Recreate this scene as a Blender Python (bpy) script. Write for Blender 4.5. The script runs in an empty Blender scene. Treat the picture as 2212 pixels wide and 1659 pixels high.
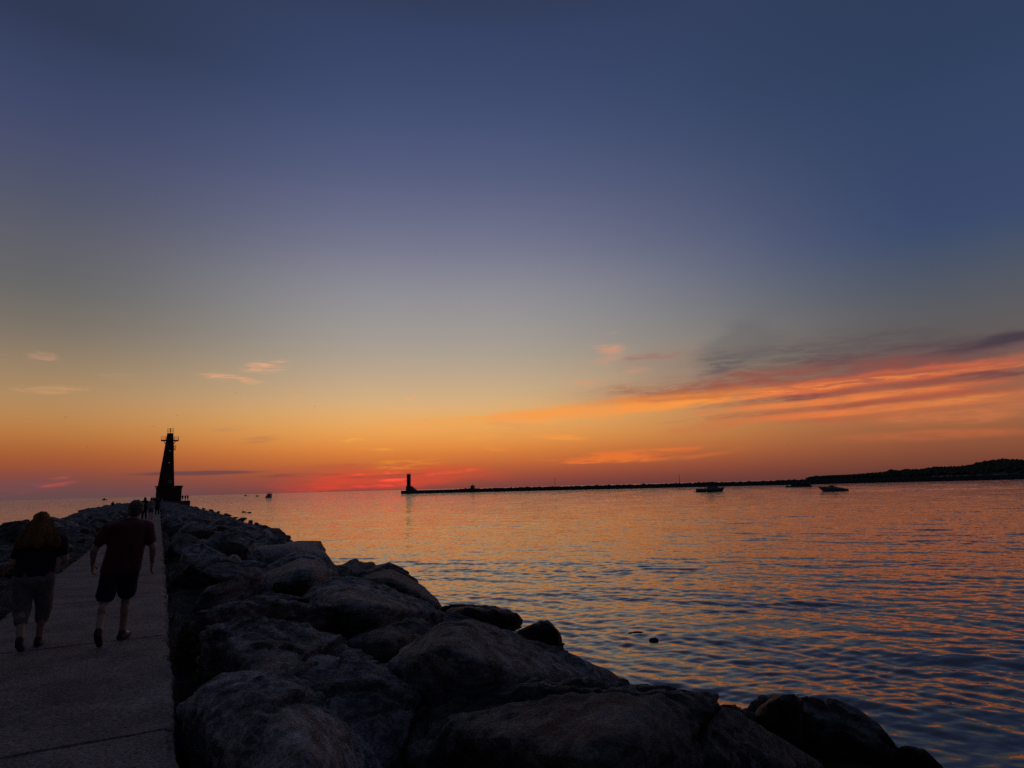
import bpy, bmesh, math, random
import numpy as np
from mathutils import Vector, Matrix, Euler

random.seed(7)
RNG = np.random.default_rng(11)
SC = bpy.context.scene
COL = SC.collection
PI = math.pi

# ------------------------------------------------------------------ camera geometry (units: a 2212 x 1659 picture)
F, CX, CY = 1400.0, 1106.0, 829.5
ROLL = math.atan(0.0268)
PITCH = math.atan((1051.9 - 829.5) * math.cos(ROLL) / F)
CAMZ = 1.8
WATER_Z = -2.2
EYE = Vector((0, 0, CAMZ))
fw = Vector((0, math.cos(PITCH), math.sin(PITCH)))
Lr = Vector((1, 0, 0))
Lu = Vector((0, -math.sin(PITCH), math.cos(PITCH)))
cam_r = math.cos(ROLL) * Lr - math.sin(ROLL) * Lu
cam_u = math.sin(ROLL) * Lr + math.cos(ROLL) * Lu


def ray(px, py):
    return fw + cam_r * ((px - CX) / F) + cam_u * ((CY - py) / F)


def project(P):
    d = P - EYE
    k = d.dot(fw)
    return CX + F * d.dot(cam_r) / k, CY - F * d.dot(cam_u) / k


def on_z(px, py, z):
    d = ray(px, py)
    return EYE + d * ((z - CAMZ) / d.z)


def at_y(px, py, y):
    d = ray(px, py)
    return EYE + d * (y / d.y)


def horizon_y(px):
    return (1388.5 - 0.0268 * px / 0.7789) * 0.7789


# breakwater axes: a along it towards the lighthouse, l across it towards the channel
_a = ray(343, horizon_y(343)); _a.z = 0
AX = _a.normalized()
LX = Vector((AX.y, -AX.x, 0))


def BW(s, t, z):
    return AX * s + LX * t + Vector((0, 0, z))


def st(P):
    return P.dot(AX), P.dot(LX)


AX_ROT = math.atan2(AX.y, AX.x) - PI / 2          # z-rotation that turns local +Y to the axis


def srgb(r, g, b):
    def f(c):
        c /= 255.0
        return c / 12.92 if c <= 0.04045 else ((c + 0.055) / 1.055) ** 2.4
    return (f(r), f(g), f(b), 1.0)


# ------------------------------------------------------------------ numpy noise
_perm = np.random.default_rng(3).permutation(256)
_perm = np.concatenate([_perm, _perm, _perm])
_g = np.random.default_rng(5).normal(size=(256, 3)); _g /= np.linalg.norm(_g, axis=1)[:, None]


def pnoise(p):
    p = np.asarray(p, float)
    i = np.floor(p).astype(int); f = p - i
    u = f * f * f * (f * (f * 6 - 15) + 10)
    i &= 255
    out = 0
    for dx in (0, 1):
        for dy in (0, 1):
            for dz in (0, 1):
                h = _perm[_perm[_perm[(i[:, 0] + dx) & 255] + ((i[:, 1] + dy) & 255)] + ((i[:, 2] + dz) & 255)]
                g = _g[h]
                d = (g * (f - np.array([dx, dy, dz]))).sum(1)
                w = (u[:, 0] if dx else 1 - u[:, 0]) * (u[:, 1] if dy else 1 - u[:, 1]) * (u[:, 2] if dz else 1 - u[:, 2])
                out = out + w * d
    return out


def fbm(p, octs=4, gain=0.5, ridged=False):
    a, s, o = 1.0, 1.0, 0
    for k in range(octs):
        n = pnoise(np.asarray(p) * s + 17.3 * k)
        o = o + a * ((0.35 - np.abs(n) * 1.4) if ridged else n)
        a *= gain; s *= 2.03
    return o


# ------------------------------------------------------------------ object helpers
def link(name, me, mat=None, parent=None, smooth=False):
    o = bpy.data.objects.new(name, me)
    COL.objects.link(o)
    if mat is not None:
        me.materials.clear(); me.materials.append(mat)
    if smooth:
        me.shade_smooth()
    if parent is not None:
        o.parent = parent
    return o


def tag(o, label, cat, group=None):
    o['label'] = label; o['category'] = cat
    if group:
        o['group'] = group
    return o


def structure(o, kind='structure'):
    o['kind'] = kind
    return o


def thing(name, label, cat, loc=(0, 0, 0), rz=0, group=None):
    o = bpy.data.objects.new(name, None)
    o.empty_display_size = 0.2
    COL.objects.link(o)
    o.location = loc; o.rotation_euler = (0, 0, rz)
    return tag(o, label, cat, group)


def mesh_np(name, verts, faces):
    me = bpy.data.meshes.new(name)
    me.from_pydata([tuple(v) for v in verts], [], [tuple(f) for f in faces])
    me.validate(); me.update()
    return me


class MB:
    """collects boxes, bars and prisms into one mesh"""
    def __init__(self):
        self.bm = bmesh.new()

    def box(self, c, size, rot=None, taper=None):
        M = Matrix.Translation(c) @ (rot.to_4x4() if rot is not None else Matrix())
        vs = []
        for z in (-.5, .5):
            k = 1.0 if (taper is None or z < 0) else taper
            for x, y in ((-.5, -.5), (.5, -.5), (.5, .5), (-.5, .5)):
                vs.append(self.bm.verts.new(M @ Vector((x * size[0] * k, y * size[1] * k, z * size[2]))))
        for f in ((3, 2, 1, 0), (4, 5, 6, 7), (0, 1, 5, 4), (1, 2, 6, 5), (2, 3, 7, 6), (3, 0, 4, 7)):
            self.bm.faces.new([vs[i] for i in f])
        return self

    def tube(self, p0, p1, r0, r1=None, n=8, cap=True):
        r1 = r0 if r1 is None else r1
        p0, p1 = Vector(p0), Vector(p1)
        d = (p1 - p0).normalized()
        u = d.orthogonal().normalized(); v = d.cross(u)
        A, B = [], []
        for i in range(n):
            w = u * math.cos(2 * PI * i / n) + v * math.sin(2 * PI * i / n)
            A.append(self.bm.verts.new(p0 + w * r0)); B.append(self.bm.verts.new(p1 + w * r1))
        for i in range(n):
            j = (i + 1) % n
            self.bm.faces.new((A[i], A[j], B[j], B[i]))
        if cap:
            self.bm.faces.new(A[::-1]); self.bm.faces.new(B)
        return self

    def prism(self, poly, y0, y1, axis='y'):
        A = [self.bm.verts.new((x, y0, z)) for x, z in poly]
        B = [self.bm.verts.new((x, y1, z)) for x, z in poly]
        n = len(poly)
        for i in range(n):
            j = (i + 1) % n
            self.bm.faces.new((A[i], A[j], B[j], B[i]))
        self.bm.faces.new(A[::-1]); self.bm.faces.new(B)
        return self

    def loft(self, rings, close=True, caps=True):
        R = [[self.bm.verts.new(p) for p in r] for r in rings]
        n = len(R[0])
        for a, b in zip(R, R[1:]):
            for i in range(n if close else n - 1):
                j = (i + 1) % n
                self.bm.faces.new((a[i], a[j], b[j], b[i]))
        if caps:
            self.bm.faces.new(R[0][::-1]); self.bm.faces.new(R[-1])
        return self

    def blob(self, c, r, sub=2):
        bmesh.ops.create_icosphere(self.bm, subdivisions=sub, radius=1.0,
                                   matrix=Matrix.Translation(c) @ Matrix.Diagonal((r[0], r[1], r[2], 1)))
        return self

    def build(self, name, mat, parent=None, smooth=False, bevel=0):
        bmesh.ops.recalc_face_normals(self.bm, faces=self.bm.faces[:])
        if bevel:
            bmesh.ops.bevel(self.bm, geom=self.bm.edges[:], offset=bevel, segments=2, affect='EDGES', profile=0.6)
        me = bpy.data.meshes.new(name)
        self.bm.to_mesh(me); self.bm.free()
        return link(name, me, mat, parent, smooth)


# ------------------------------------------------------------------ materials
def new_mat(name):
    m = bpy.data.materials.new(name); m.use_nodes = True
    nt = m.node_tree
    b = nt.nodes['Principled BSDF']
    return m, nt, b


def N(nt, t, **kw):
    n = nt.nodes.new(t)
    for k, v in kw.items():
        if k.startswith('i_'):
            n.inputs[k[2:]].default_value = v
        else:
            setattr(n, k, v)
    return n


def plain(name, col, rough=0.6, metal=0.0, var=0.25, scale=6.0, bump=0.0, bscale=40.0, sheen=0.0, spec=0.5):
    m, nt, b = new_mat(name)
    tc = N(nt, 'ShaderNodeTexCoord')
    no = N(nt, 'ShaderNodeTexNoise'); no.inputs['Scale'].default_value = scale; no.inputs['Detail'].default_value = 6
    nt.links.new(tc.outputs['Object'], no.inputs['Vector'])
    rp = N(nt, 'ShaderNodeValToRGB')
    c = np.array(col[:3])
    rp.color_ramp.elements[0].position = 0.3; rp.color_ramp.elements[1].position = 0.75
    rp.color_ramp.elements[0].color = (*(c * (1 - var)), 1); rp.color_ramp.elements[1].color = (*(c * (1 + var)), 1)
    nt.links.new(no.outputs['Fac'], rp.inputs['Fac'])
    nt.links.new(rp.outputs['Color'], b.inputs['Base Color'])
    b.inputs['Roughness'].default_value = rough
    b.inputs['Metallic'].default_value = metal
    b.inputs['Specular IOR Level'].default_value = spec
    b.inputs['Sheen Weight'].default_value = sheen
    if bump:
        n2 = N(nt, 'ShaderNodeTexNoise'); n2.inputs['Scale'].default_value = bscale; n2.inputs['Detail'].default_value = 5
        nt.links.new(tc.outputs['Object'], n2.inputs['Vector'])
        bp = N(nt, 'ShaderNodeBump'); bp.inputs['Strength'].default_value = bump; bp.inputs['Distance'].default_value = 0.02
        nt.links.new(n2.outputs['Fac'], bp.inputs['Height']); nt.links.new(bp.outputs['Normal'], b.inputs['Normal'])
    return m


def rock_mat(name, lo, hi, streak, wet=False, rot=(0.3, 0.2, 0.5), streak_amt=0.72):
    m, nt, b = new_mat(name)
    L = nt.links.new
    tc = N(nt, 'ShaderNodeTexCoord')
    mp = N(nt, 'ShaderNodeMapping'); mp.inputs['Rotation'].default_value = rot; mp.inputs['Scale'].default_value = (1, 1, 4.0)
    L(tc.outputs['Object'], mp.inputs['Vector'])
    n1 = N(nt, 'ShaderNodeTexNoise'); n1.inputs['Scale'].default_value = 2.4; n1.inputs['Detail'].default_value = 12; n1.inputs['Roughness'].default_value = 0.78
    L(mp.outputs['Vector'], n1.inputs['Vector'])
    r1 = N(nt, 'ShaderNodeValToRGB')
    r1.color_ramp.elements[0].position = 0.42; r1.color_ramp.elements[1].position = 0.60
    r1.color_ramp.elements[0].color = (*lo, 1); r1.color_ramp.elements[1].color = (*hi, 1)
    L(n1.outputs['Fac'], r1.inputs['Fac'])
    # grain of crystals
    n2 = N(nt, 'ShaderNodeTexNoise'); n2.inputs['Scale'].default_value = 22; n2.inputs['Detail'].default_value = 6; n2.inputs['Roughness'].default_value = 0.85
    L(tc.outputs['Object'], n2.inputs['Vector'])
    r2 = N(nt, 'ShaderNodeValToRGB')
    r2.color_ramp.elements[0].position = 0.36; r2.color_ramp.elements[1].position = 0.66
    r2.color_ramp.elements[0].color = (0.35, 0.35, 0.36, 1); r2.color_ramp.elements[1].color = (1.6, 1.6, 1.6, 1)
    L(n2.outputs['Fac'], r2.inputs['Fac'])
    mx = N(nt, 'ShaderNodeMix', data_type='RGBA', blend_type='MULTIPLY'); mx.inputs[0].default_value = 1
    L(r1.outputs['Color'], mx.inputs[6]); L(r2.outputs['Color'], mx.inputs[7])
    # pale quartz streaks
    mp3 = N(nt, 'ShaderNodeMapping'); mp3.inputs['Rotation'].default_value = (rot[1] + 0.4, rot[2], rot[0] + 0.9); mp3.inputs['Scale'].default_value = (1.2, 7.0, 2.2)
    L(tc.outputs['Object'], mp3.inputs['Vector'])
    n3 = N(nt, 'ShaderNodeTexNoise'); n3.inputs['Scale'].default_value = 1.5; n3.inputs['Detail'].default_value = 5; n3.inputs['Roughness'].default_value = 0.6
    L(mp3.outputs['Vector'], n3.inputs['Vector'])
    r3 = N(nt, 'ShaderNodeValToRGB')
    r3.color_ramp.elements[0].position = streak_amt - 0.05; r3.color_ramp.elements[1].position = streak_amt + 0.05
    r3.color_ramp.elements[0].color = (0, 0, 0, 1); r3.color_ramp.elements[1].color = (0.8, 0.8, 0.8, 1)
    L(n3.outputs['Fac'], r3.inputs['Fac'])
    mx3 = N(nt, 'ShaderNodeMix', data_type='RGBA')
    mx3.inputs[7].default_value = (*streak, 1)
    L(r3.outputs['Color'], mx3.inputs[0]); L(mx.outputs[2], mx3.inputs[6])
    ge = N(nt, 'ShaderNodeNewGeometry'); sz = N(nt, 'ShaderNodeSeparateXYZ'); L(ge.outputs['Position'], sz.inputs[0])
    zz = N(nt, 'ShaderNodeMath', operation='MULTIPLY_ADD'); L(n1.outputs['Fac'], zz.inputs[0]); zz.inputs[1].default_value = -0.5; L(sz.outputs[2], zz.inputs[2])
    wr_ = N(nt, 'ShaderNodeMapRange'); L(zz.outputs[0], wr_.inputs[0])
    wr_.inputs[1].default_value = WATER_Z - .05; wr_.inputs[2].default_value = WATER_Z + .12; wr_.inputs[3].default_value = 0.28; wr_.inputs[4].default_value = 1.0
    wm = N(nt, 'ShaderNodeMix', data_type='RGBA', blend_type='MULTIPLY'); wm.inputs[0].default_value = 1
    L(mx3.outputs[2], wm.inputs[6]); L(wr_.outputs[0], wm.inputs[7])
    L(wm.outputs[2], b.inputs['Base Color'])
    b.inputs['Roughness'].default_value = 0.6 if wet else 0.8
    b.inputs['Specular IOR Level'].default_value = 0.25 if wet else 0.2
    # bump: layered cracks and grain
    n4 = N(nt, 'ShaderNodeTexNoise'); n4.inputs['Scale'].default_value = 4.5; n4.inputs['Detail'].default_value = 10; n4.inputs['Roughness'].default_value = 0.72
    L(mp.outputs['Vector'], n4.inputs['Vector'])
    bp = N(nt, 'ShaderNodeBump'); bp.inputs['Strength'].default_value = 1.0; bp.inputs['Distance'].default_value = 0.10
    L(n4.outputs['Fac'], bp.inputs['Height'])
    bp2 = N(nt, 'ShaderNodeBump'); bp2.inputs['Strength'].default_value = 1.0; bp2.inputs['Distance'].default_value = 0.03
    L(n2.outputs['Fac'], bp2.inputs['Height']); L(bp.outputs['Normal'], bp2.inputs['Normal'])
    L(bp2.outputs['Normal'], b.inputs['Normal'])
    return m


ROCKS = [
    rock_mat('granite_blue_grey', (0.085, 0.087, 0.095), (0.47, 0.475, 0.50), (0.55, 0.55, 0.56), rot=(0.3, 0.5, 0.2)),
    rock_mat('granite_brown_grey', (0.095, 0.092, 0.092), (0.52, 0.50, 0.505), (0.48, 0.46, 0.44), rot=(0.9, 0.1, 1.0)),
    rock_mat('limestone_grey', (0.07, 0.071, 0.074), (0.32, 0.32, 0.33), (0.42, 0.42, 0.42), rot=(-0.5, 0.35, 2.0)),
]
ROCK_STREAK = rock_mat('granite_white_streaked', (0.15, 0.15, 0.165), (0.70, 0.68, 0.72), (0.75, 0.72, 0.72), rot=(0.7, 0.9, 0.4), streak_amt=0.66)
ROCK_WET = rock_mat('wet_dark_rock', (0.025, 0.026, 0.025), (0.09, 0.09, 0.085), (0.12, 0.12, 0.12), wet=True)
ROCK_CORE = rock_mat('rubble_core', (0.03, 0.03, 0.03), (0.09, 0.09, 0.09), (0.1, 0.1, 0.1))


def concrete_mat():
    m, nt, b = new_mat('weathered_concrete')
    L = nt.links.new
    tc = N(nt, 'ShaderNodeTexCoord')
    n1 = N(nt, 'ShaderNodeTexNoise'); n1.inputs['Scale'].default_value = 1.3; n1.inputs['Detail'].default_value = 10; n1.inputs['Roughness'].default_value = 0.75
    L(tc.outputs['Object'], n1.inputs['Vector'])
    r1 = N(nt, 'ShaderNodeValToRGB')
    r1.color_ramp.elements[0].position = 0.36; r1.color_ramp.elements[1].position = 0.64
    r1.color_ramp.elements[0].color = (0.13, 0.115, 0.115, 1); r1.color_ramp.elements[1].color = (0.36, 0.29, 0.28, 1)
    L(n1.outputs['Fac'], r1.inputs['Fac'])
    n2 = N(nt, 'ShaderNodeTexNoise'); n2.inputs['Scale'].default_value = 38; n2.inputs['Detail'].default_value = 4; n2.inputs['Roughness'].default_value = 0.75
    L(tc.outputs['Object'], n2.inputs['Vector'])
    r2 = N(nt, 'ShaderNodeValToRGB')
    r2.color_ramp.elements[0].position = 0.33; r2.color_ramp.elements[1].position = 0.65
    r2.color_ramp.elements[0].color = (0.18, 0.18, 0.18, 1); r2.color_ramp.elements[1].color = (1.6, 1.55, 1.55, 1)
    L(n2.outputs['Fac'], r2.inputs['Fac'])
    mx = N(nt, 'ShaderNodeMix', data_type='RGBA', blend_type='MULTIPLY'); mx.inputs[0].default_value = 1
    L(r1.outputs['Color'], mx.inputs[6]); L(r2.outputs['Color'], mx.inputs[7])
    # pits
    v = N(nt, 'ShaderNodeTexVoronoi'); v.inputs['Scale'].default_value = 9; v.inputs['Randomness'].default_value = 1
    L(tc.outputs['Object'], v.inputs['Vector'])
    r3 = N(nt, 'ShaderNodeValToRGB')
    r3.color_ramp.elements[0].position = 0.10; r3.color_ramp.elements[1].position = 0.22
    r3.color_ramp.elements[0].color = (0.35, 0.35, 0.35, 1); r3.color_ramp.elements[1].color = (1, 1, 1, 1)
    L(v.outputs['Distance'], r3.inputs['Fac'])
    mx2 = N(nt, 'ShaderNodeMix', data_type='RGBA', blend_type='MULTIPLY'); mx2.inputs[0].default_value = 0.8
    L(mx.outputs[2], mx2.inputs[6]); L(r3.outputs['Color'], mx2.inputs[7])
    L(mx2.outputs[2], b.inputs['Base Color'])
    b.inputs['Roughness'].default_value = 0.85
    b.inputs['Specular IOR Level'].default_value = 0.25
    bp = N(nt, 'ShaderNodeBump'); bp.inputs['Strength'].default_value = 0.8; bp.inputs['Distance'].default_value = 0.012
    L(n2.outputs['Fac'], bp.inputs['Height'])
    bp2 = N(nt, 'ShaderNodeBump'); bp2.inputs['Strength'].default_value = 0.6; bp2.inputs['Distance'].default_value = 0.02
    L(r3.outputs['Color'], bp2.inputs['Height']); L(bp.outputs['Normal'], bp2.inputs['Normal'])
    L(bp2.outputs['Normal'], b.inputs['Normal'])
    return m


M = dict(
    concrete=concrete_mat(),
    pier=plain('pier_concrete', (0.16, 0.15, 0.14), 0.9, scale=0.4),
    steel_red=plain('red_painted_steel', (0.10, 0.022, 0.02), 0.6, scale=1.5, var=0.35),
    steel_dark=plain('dark_steel', (0.06, 0.05, 0.05), 0.5, metal=0.3),
    rail=plain('galvanised_rail', (0.25, 0.23, 0.2), 0.4, metal=0.7),
    sign=plain('sign_white', (0.4, 0.42, 0.45), 0.6, var=0.05),
    ink=plain('sign_ink', (0.02, 0.02, 0.025), 0.6),
    skin=plain('skin', (0.45, 0.27, 0.20), 0.55, var=0.08, scale=20, sheen=0.2),
    hair_short=plain('short_hair', (0.13, 0.085, 0.05), 0.6, bump=0.8, bscale=120, sheen=0.5),
    shirt_red=plain('maroon_cotton', (0.11, 0.014, 0.03), 0.9, bump=0.5, bscale=14, sheen=0.15),
    shirt_dark=plain('black_cotton', (0.022, 0.014, 0.026), 0.9, bump=0.5, bscale=14, sheen=0.1),
    shirt_pale=plain('pale_cotton', (0.35, 0.36, 0.38), 0.9),
    shorts_dark=plain('navy_cotton', (0.022, 0.02, 0.045), 0.9, bump=0.5, bscale=16),
    shorts_grey=plain('grey_print_cotton', (0.20, 0.18, 0.19), 0.9, var=0.4, scale=22, bump=0.4, bscale=16),
    shoe=plain('dark_trainer', (0.035, 0.028, 0.045), 0.7, var=0.4, scale=25),
    shoe_sole=plain('worn_sole', (0.12, 0.09, 0.09), 0.7),
    boat_white=plain('white_gelcoat', (0.25, 0.25, 0.26), 0.25, var=0.05),
    boat_dark=plain('dark_gelcoat', (0.05, 0.055, 0.08), 0.25, var=0.1),
    canvas=plain('dark_canvas', (0.03, 0.035, 0.05), 0.9),
    alu=plain('boat_aluminium', (0.35, 0.35, 0.36), 0.35, metal=0.8),
    tinted=plain('tinted_glass', (0.02, 0.025, 0.03), 0.08, var=0.02),
    gull=plain('gull_feathers', (0.25, 0.24, 0.24), 0.8),
    wood_far=plain('woodland', (0.035, 0.045, 0.025), 0.9, var=0.5, scale=0.05),
    sand=plain('dune_sand', (0.22, 0.19, 0.15), 0.95, scale=0.02),
    soil=plain('dune_soil', (0.05, 0.05, 0.035), 0.95, scale=0.02),
)


def hair_blond_mat():
    m, nt, b = new_mat('blond_hair')
    L = nt.links.new
    tc = N(nt, 'ShaderNodeTexCoord')
    mp = N(nt, 'ShaderNodeMapping'); mp.inputs['Scale'].default_value = (90, 90, 5)
    L(tc.outputs['Object'], mp.inputs['Vector'])
    no = N(nt, 'ShaderNodeTexNoise'); no.inputs['Scale'].default_value = 1.0; no.inputs['Detail'].default_value = 4
    L(mp.outputs['Vector'], no.inputs['Vector'])
    rp = N(nt, 'ShaderNodeValToRGB')
    rp.color_ramp.elements[0].position = 0.3; rp.color_ramp.elements[1].position = 0.7
    rp.color_ramp.elements[0].color = (0.42, 0.23, 0.09, 1); rp.color_ramp.elements[1].color = (0.85, 0.58, 0.28, 1)
    L(no.outputs['Fac'], rp.inputs['Fac']); L(rp.outputs['Color'], b.inputs['Base Color'])
    b.inputs['Roughness'].default_value = 0.4
    b.inputs['Sheen Weight'].default_value = 0.6
    b.inputs['Sheen Tint'].default_value = (1, 0.7, 0.35, 1)
    bp = N(nt, 'ShaderNodeBump'); bp.inputs['Strength'].default_value = 0.9; bp.inputs['Distance'].default_value = 0.01
    L(no.outputs['Fac'], bp.inputs['Height']); L(bp.outputs['Normal'], b.inputs['Normal'])
    tr = N(nt, 'ShaderNodeBsdfTranslucent'); L(rp.outputs['Color'], tr.inputs['Color'])
    ms = N(nt, 'ShaderNodeMixShader'); ms.inputs[0].default_value = 0.7
    L(b.outputs[0], ms.inputs[1]); L(tr.outputs[0], ms.inputs[2])
    L(ms.outputs[0], nt.nodes['Material Output'].inputs['Surface'])
    return m


M['hair_blond'] = hair_blond_mat()
m_, nt_, b_ = new_mat('pale_emissive_porthole')
b_.inputs['Base Color'].default_value = (0.5, 0.5, 0.5, 1)
b_.inputs['Emission Color'].default_value = (1.0, 0.85, 0.7, 1); b_.inputs['Emission Strength'].default_value = 0.12  # pale porthole panels with faint emission put in so they show as bright spots
M['porthole_glow'] = m_
m_, nt_, b_ = new_mat('red_lantern')
b_.inputs['Base Color'].default_value = (0.4, 0.02, 0.02, 1)
b_.inputs['Emission Color'].default_value = (1.0, 0.08, 0.04, 1); b_.inputs['Emission Strength'].default_value = 0.35
M['red_lamp'] = m_

# ------------------------------------------------------------------ sky
def make_world():
    w = bpy.data.worlds.new('World'); SC.world = w; w.use_nodes = True
    nt = w.node_tree; L = nt.links.new
    bg = nt.nodes['Background']
    tc = N(nt, 'ShaderNodeTexCoord')
    nrm = N(nt, 'ShaderNodeVectorMath', operation='NORMALIZE'); L(tc.outputs['Generated'], nrm.inputs[0])
    sep = N(nt, 'ShaderNodeSeparateXYZ'); L(nrm.outputs[0], sep.inputs[0])

    def math_(op, a, b=None, clamp=False):
        n = N(nt, 'ShaderNodeMath', operation=op); n.use_clamp = clamp
        for k, v in enumerate((a, b)):
            if v is None:
                continue
            if isinstance(v, (int, float)):
                n.inputs[k].default_value = v
            else:
                L(v, n.inputs[k])
        return n.outputs[0]

    def rng(v, a, b, lo=0.0, hi=1.0, smooth=True):
        n = N(nt, 'ShaderNodeMapRange'); n.interpolation_type = 'SMOOTHSTEP' if smooth else 'LINEAR'
        L(v, n.inputs[0])
        n.inputs[1].default_value = a; n.inputs[2].default_value = b; n.inputs[3].default_value = lo; n.inputs[4].default_value = hi
        return n.outputs[0]

    az = math_('ARCTAN2', sep.outputs[0], sep.outputs[1])
    el = math_('ARCSINE', sep.outputs[2])
    v = math_('POWER', math_('MAXIMUM', sep.outputs[2], 0.0), 0.5)

    def ramp(stops):
        r = N(nt, 'ShaderNodeValToRGB'); cr = r.color_ramp
        cr.interpolation = 'B_SPLINE'
        while len(cr.elements) < len(stops):
            cr.elements.new(0.5)
        for e, (deg, c) in zip(cr.elements, stops):
            e.position = math.sqrt(math.sin(math.radians(deg))); e.color = srgb(*c)
        L(v, r.inputs[0]); return r.outputs[0]

    left = ramp(SKY_LEFT); cen = ramp(SKY_CEN); rig = ramp(SKY_RIGHT); back = ramp(SKY_BACK)

    def mix(f, a, b, mode='MIX'):
        n = N(nt, 'ShaderNodeMix', data_type='RGBA', blend_type=mode)
        if isinstance(f, (int, float)):
            n.inputs[0].default_value = f
        else:
            L(f, n.inputs[0])
        for k, q in ((6, a), (7, b)):
            if isinstance(q, tuple):
                n.inputs[k].default_value = q
            else:
                L(q, n.inputs[k])
        return n.outputs[2]

    D = math.radians
    sky = mix(rng(az, D(-38), D(-10)), left, cen)
    sky = mix(rng(az, D(-4), D(36)), sky, rig)
    sky = mix(rng(math_('ABSOLUTE', az), D(45), D(115)), sky, back)

    # clouds: drawn-out streaks, each with a place in azimuth and elevation
    cmb = N(nt, 'ShaderNodeCombineXYZ'); L(az, cmb.inputs[0]); L(el, cmb.inputs[1])
    ms = N(nt, 'ShaderNodeMapping'); ms.inputs['Rotation'].default_value = (0, 0, D(-6)); ms.inputs['Scale'].default_value = (7, 60, 1)
    L(cmb.outputs[0], ms.inputs[0])
    nz = N(nt, 'ShaderNodeTexNoise'); nz.inputs['Scale'].default_value = 1.0; nz.inputs['Detail'].default_value = 7; nz.inputs['Roughness'].default_value = 0.62
    nz.inputs['Distortion'].default_value = 0.4
    L(ms.outputs[0], nz.inputs[0])
    mw = N(nt, 'ShaderNodeMapping'); mw.inputs['Scale'].default_value = (9, 26, 1); mw.inputs['Rotation'].default_value = (0, 0, D(-5))
    L(cmb.outputs[0], mw.inputs[0])
    nw = N(nt, 'ShaderNodeTexNoise'); nw.inputs['Scale'].default_value = 1.0; nw.inputs['Detail'].default_value = 6; nw.inputs['Roughness'].default_value = 0.6
    L(mw.outputs[0], nw.inputs[0])
    off = N(nt, 'ShaderNodeVectorMath', operation='SUBTRACT'); L(nw.outputs['Color'], off.inputs[0]); off.inputs[1].default_value = (0.5, 0.5, 0.5)
    wr = N(nt, 'ShaderNodeVectorMath', operation='MULTIPLY'); L(off.outputs[0], wr.inputs[0]); wr.inputs[1].default_value = (0.13, 0.028, 0)
    wrs = N(nt, 'ShaderNodeVectorMath', operation='MULTIPLY'); L(off.outputs[0], wrs.inputs[0]); wrs.inputs[1].default_value = (0.05, 0.006, 0)
    pw = N(nt, 'ShaderNodeVectorMath', operation='ADD'); L(cmb.outputs[0], pw.inputs[0]); L(wr.outputs[0], pw.inputs[1])
    pws = N(nt, 'ShaderNodeVectorMath', operation='ADD'); L(cmb.outputs[0], pws.inputs[0]); L(wrs.outputs[0], pws.inputs[1])
    tex_soft = rng(nz.outputs['Fac'], 0.30, 0.60, 0.45, 1.0)
    mf = N(nt, 'ShaderNodeMapping'); mf.inputs['Rotation'].default_value = (0, 0, D(-4)); mf.inputs['Scale'].default_value = (26, 190, 1)
    L(cmb.outputs[0], mf.inputs[0])
    nf = N(nt, 'ShaderNodeTexNoise'); nf.inputs['Scale'].default_value = 1.0; nf.inputs['Detail'].default_value = 6; nf.inputs['Roughness'].default_value = 0.65; nf.inputs['Distortion'].default_value = 0.6
    L(mf.outputs[0], nf.inputs[0])
    tex_fine = rng(nf.outputs['Fac'], 0.38, 0.66, 0.0, 1.0)
    tex_mid = math_('MULTIPLY', tex_soft, rng(nf.outputs['Fac'], 0.34, 0.60, 0.5, 1.0))
    tex_hard = rng(nz.outputs['Fac'], 0.42, 0.60, 0.0, 1.0)

    def azel(px, py):
        d = ray(px, py).normalized()
        return math.atan2(d.x, d.y), math.asin(d.z)

    for (x1, y1, x2, y2, th, col, op, kind) in STROKES:
        a1, e1 = azel(x1, y1); a2, e2 = azel(x2, y2)
        mp = N(nt, 'ShaderNodeMapping', vector_type='TEXTURE')
        Ln = math.hypot(a2 - a1, e2 - e1) / 2
        mp.inputs['Location'].default_value = ((a1 + a2) / 2, (e1 + e2) / 2, 0)
        mp.inputs['Rotation'].default_value = (0, 0, math.atan2(e2 - e1, a2 - a1))
        mp.inputs['Scale'].default_value = (Ln * 1.5, th / F * 2.2, 1)
        L(pws.outputs[0] if th < 10 else pw.outputs[0], mp.inputs[0])
        g = N(nt, 'ShaderNodeTexGradient', gradient_type='QUADRATIC_SPHERE' if kind != 'h' else 'SPHERICAL')
        L(mp.outputs[0], g.inputs[0])
        m0 = rng(g.outputs['Fac'], 0.0, 0.42 if kind != 'h' else 0.55)
        small = kind == 's' and (math.hypot(x2 - x1, y2 - y1) < 260 or th < 5)
        m1 = math_('MULTIPLY', m0, tex_hard if kind == 'h' else (tex_fine if small else (tex_mid if kind == 's' else 1.0)))
        sky = mix(math_('MULTIPLY', m1, op, True), sky, srgb(*col))

    # a trace of the physical twilight sky on top of it
    ns = N(nt, 'ShaderNodeTexSky', sky_type='NISHITA'); ns.sun_disc = False
    ns.sun_elevation = D(0.5); ns.sun_rotation = SUN_AZ
    sky = mix(0.004, sky, ns.outputs[0], 'ADD')
    L(sky, bg.inputs[0]); bg.inputs[1].default_value = 1.0


def sky_column(x, rows, high):
    out = []
    for y, c in rows:
        d = ray(x, y).normalized(); out.append((max(0.0, math.degrees(math.asin(d.z))), c))
    return sorted(out + high)


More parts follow.
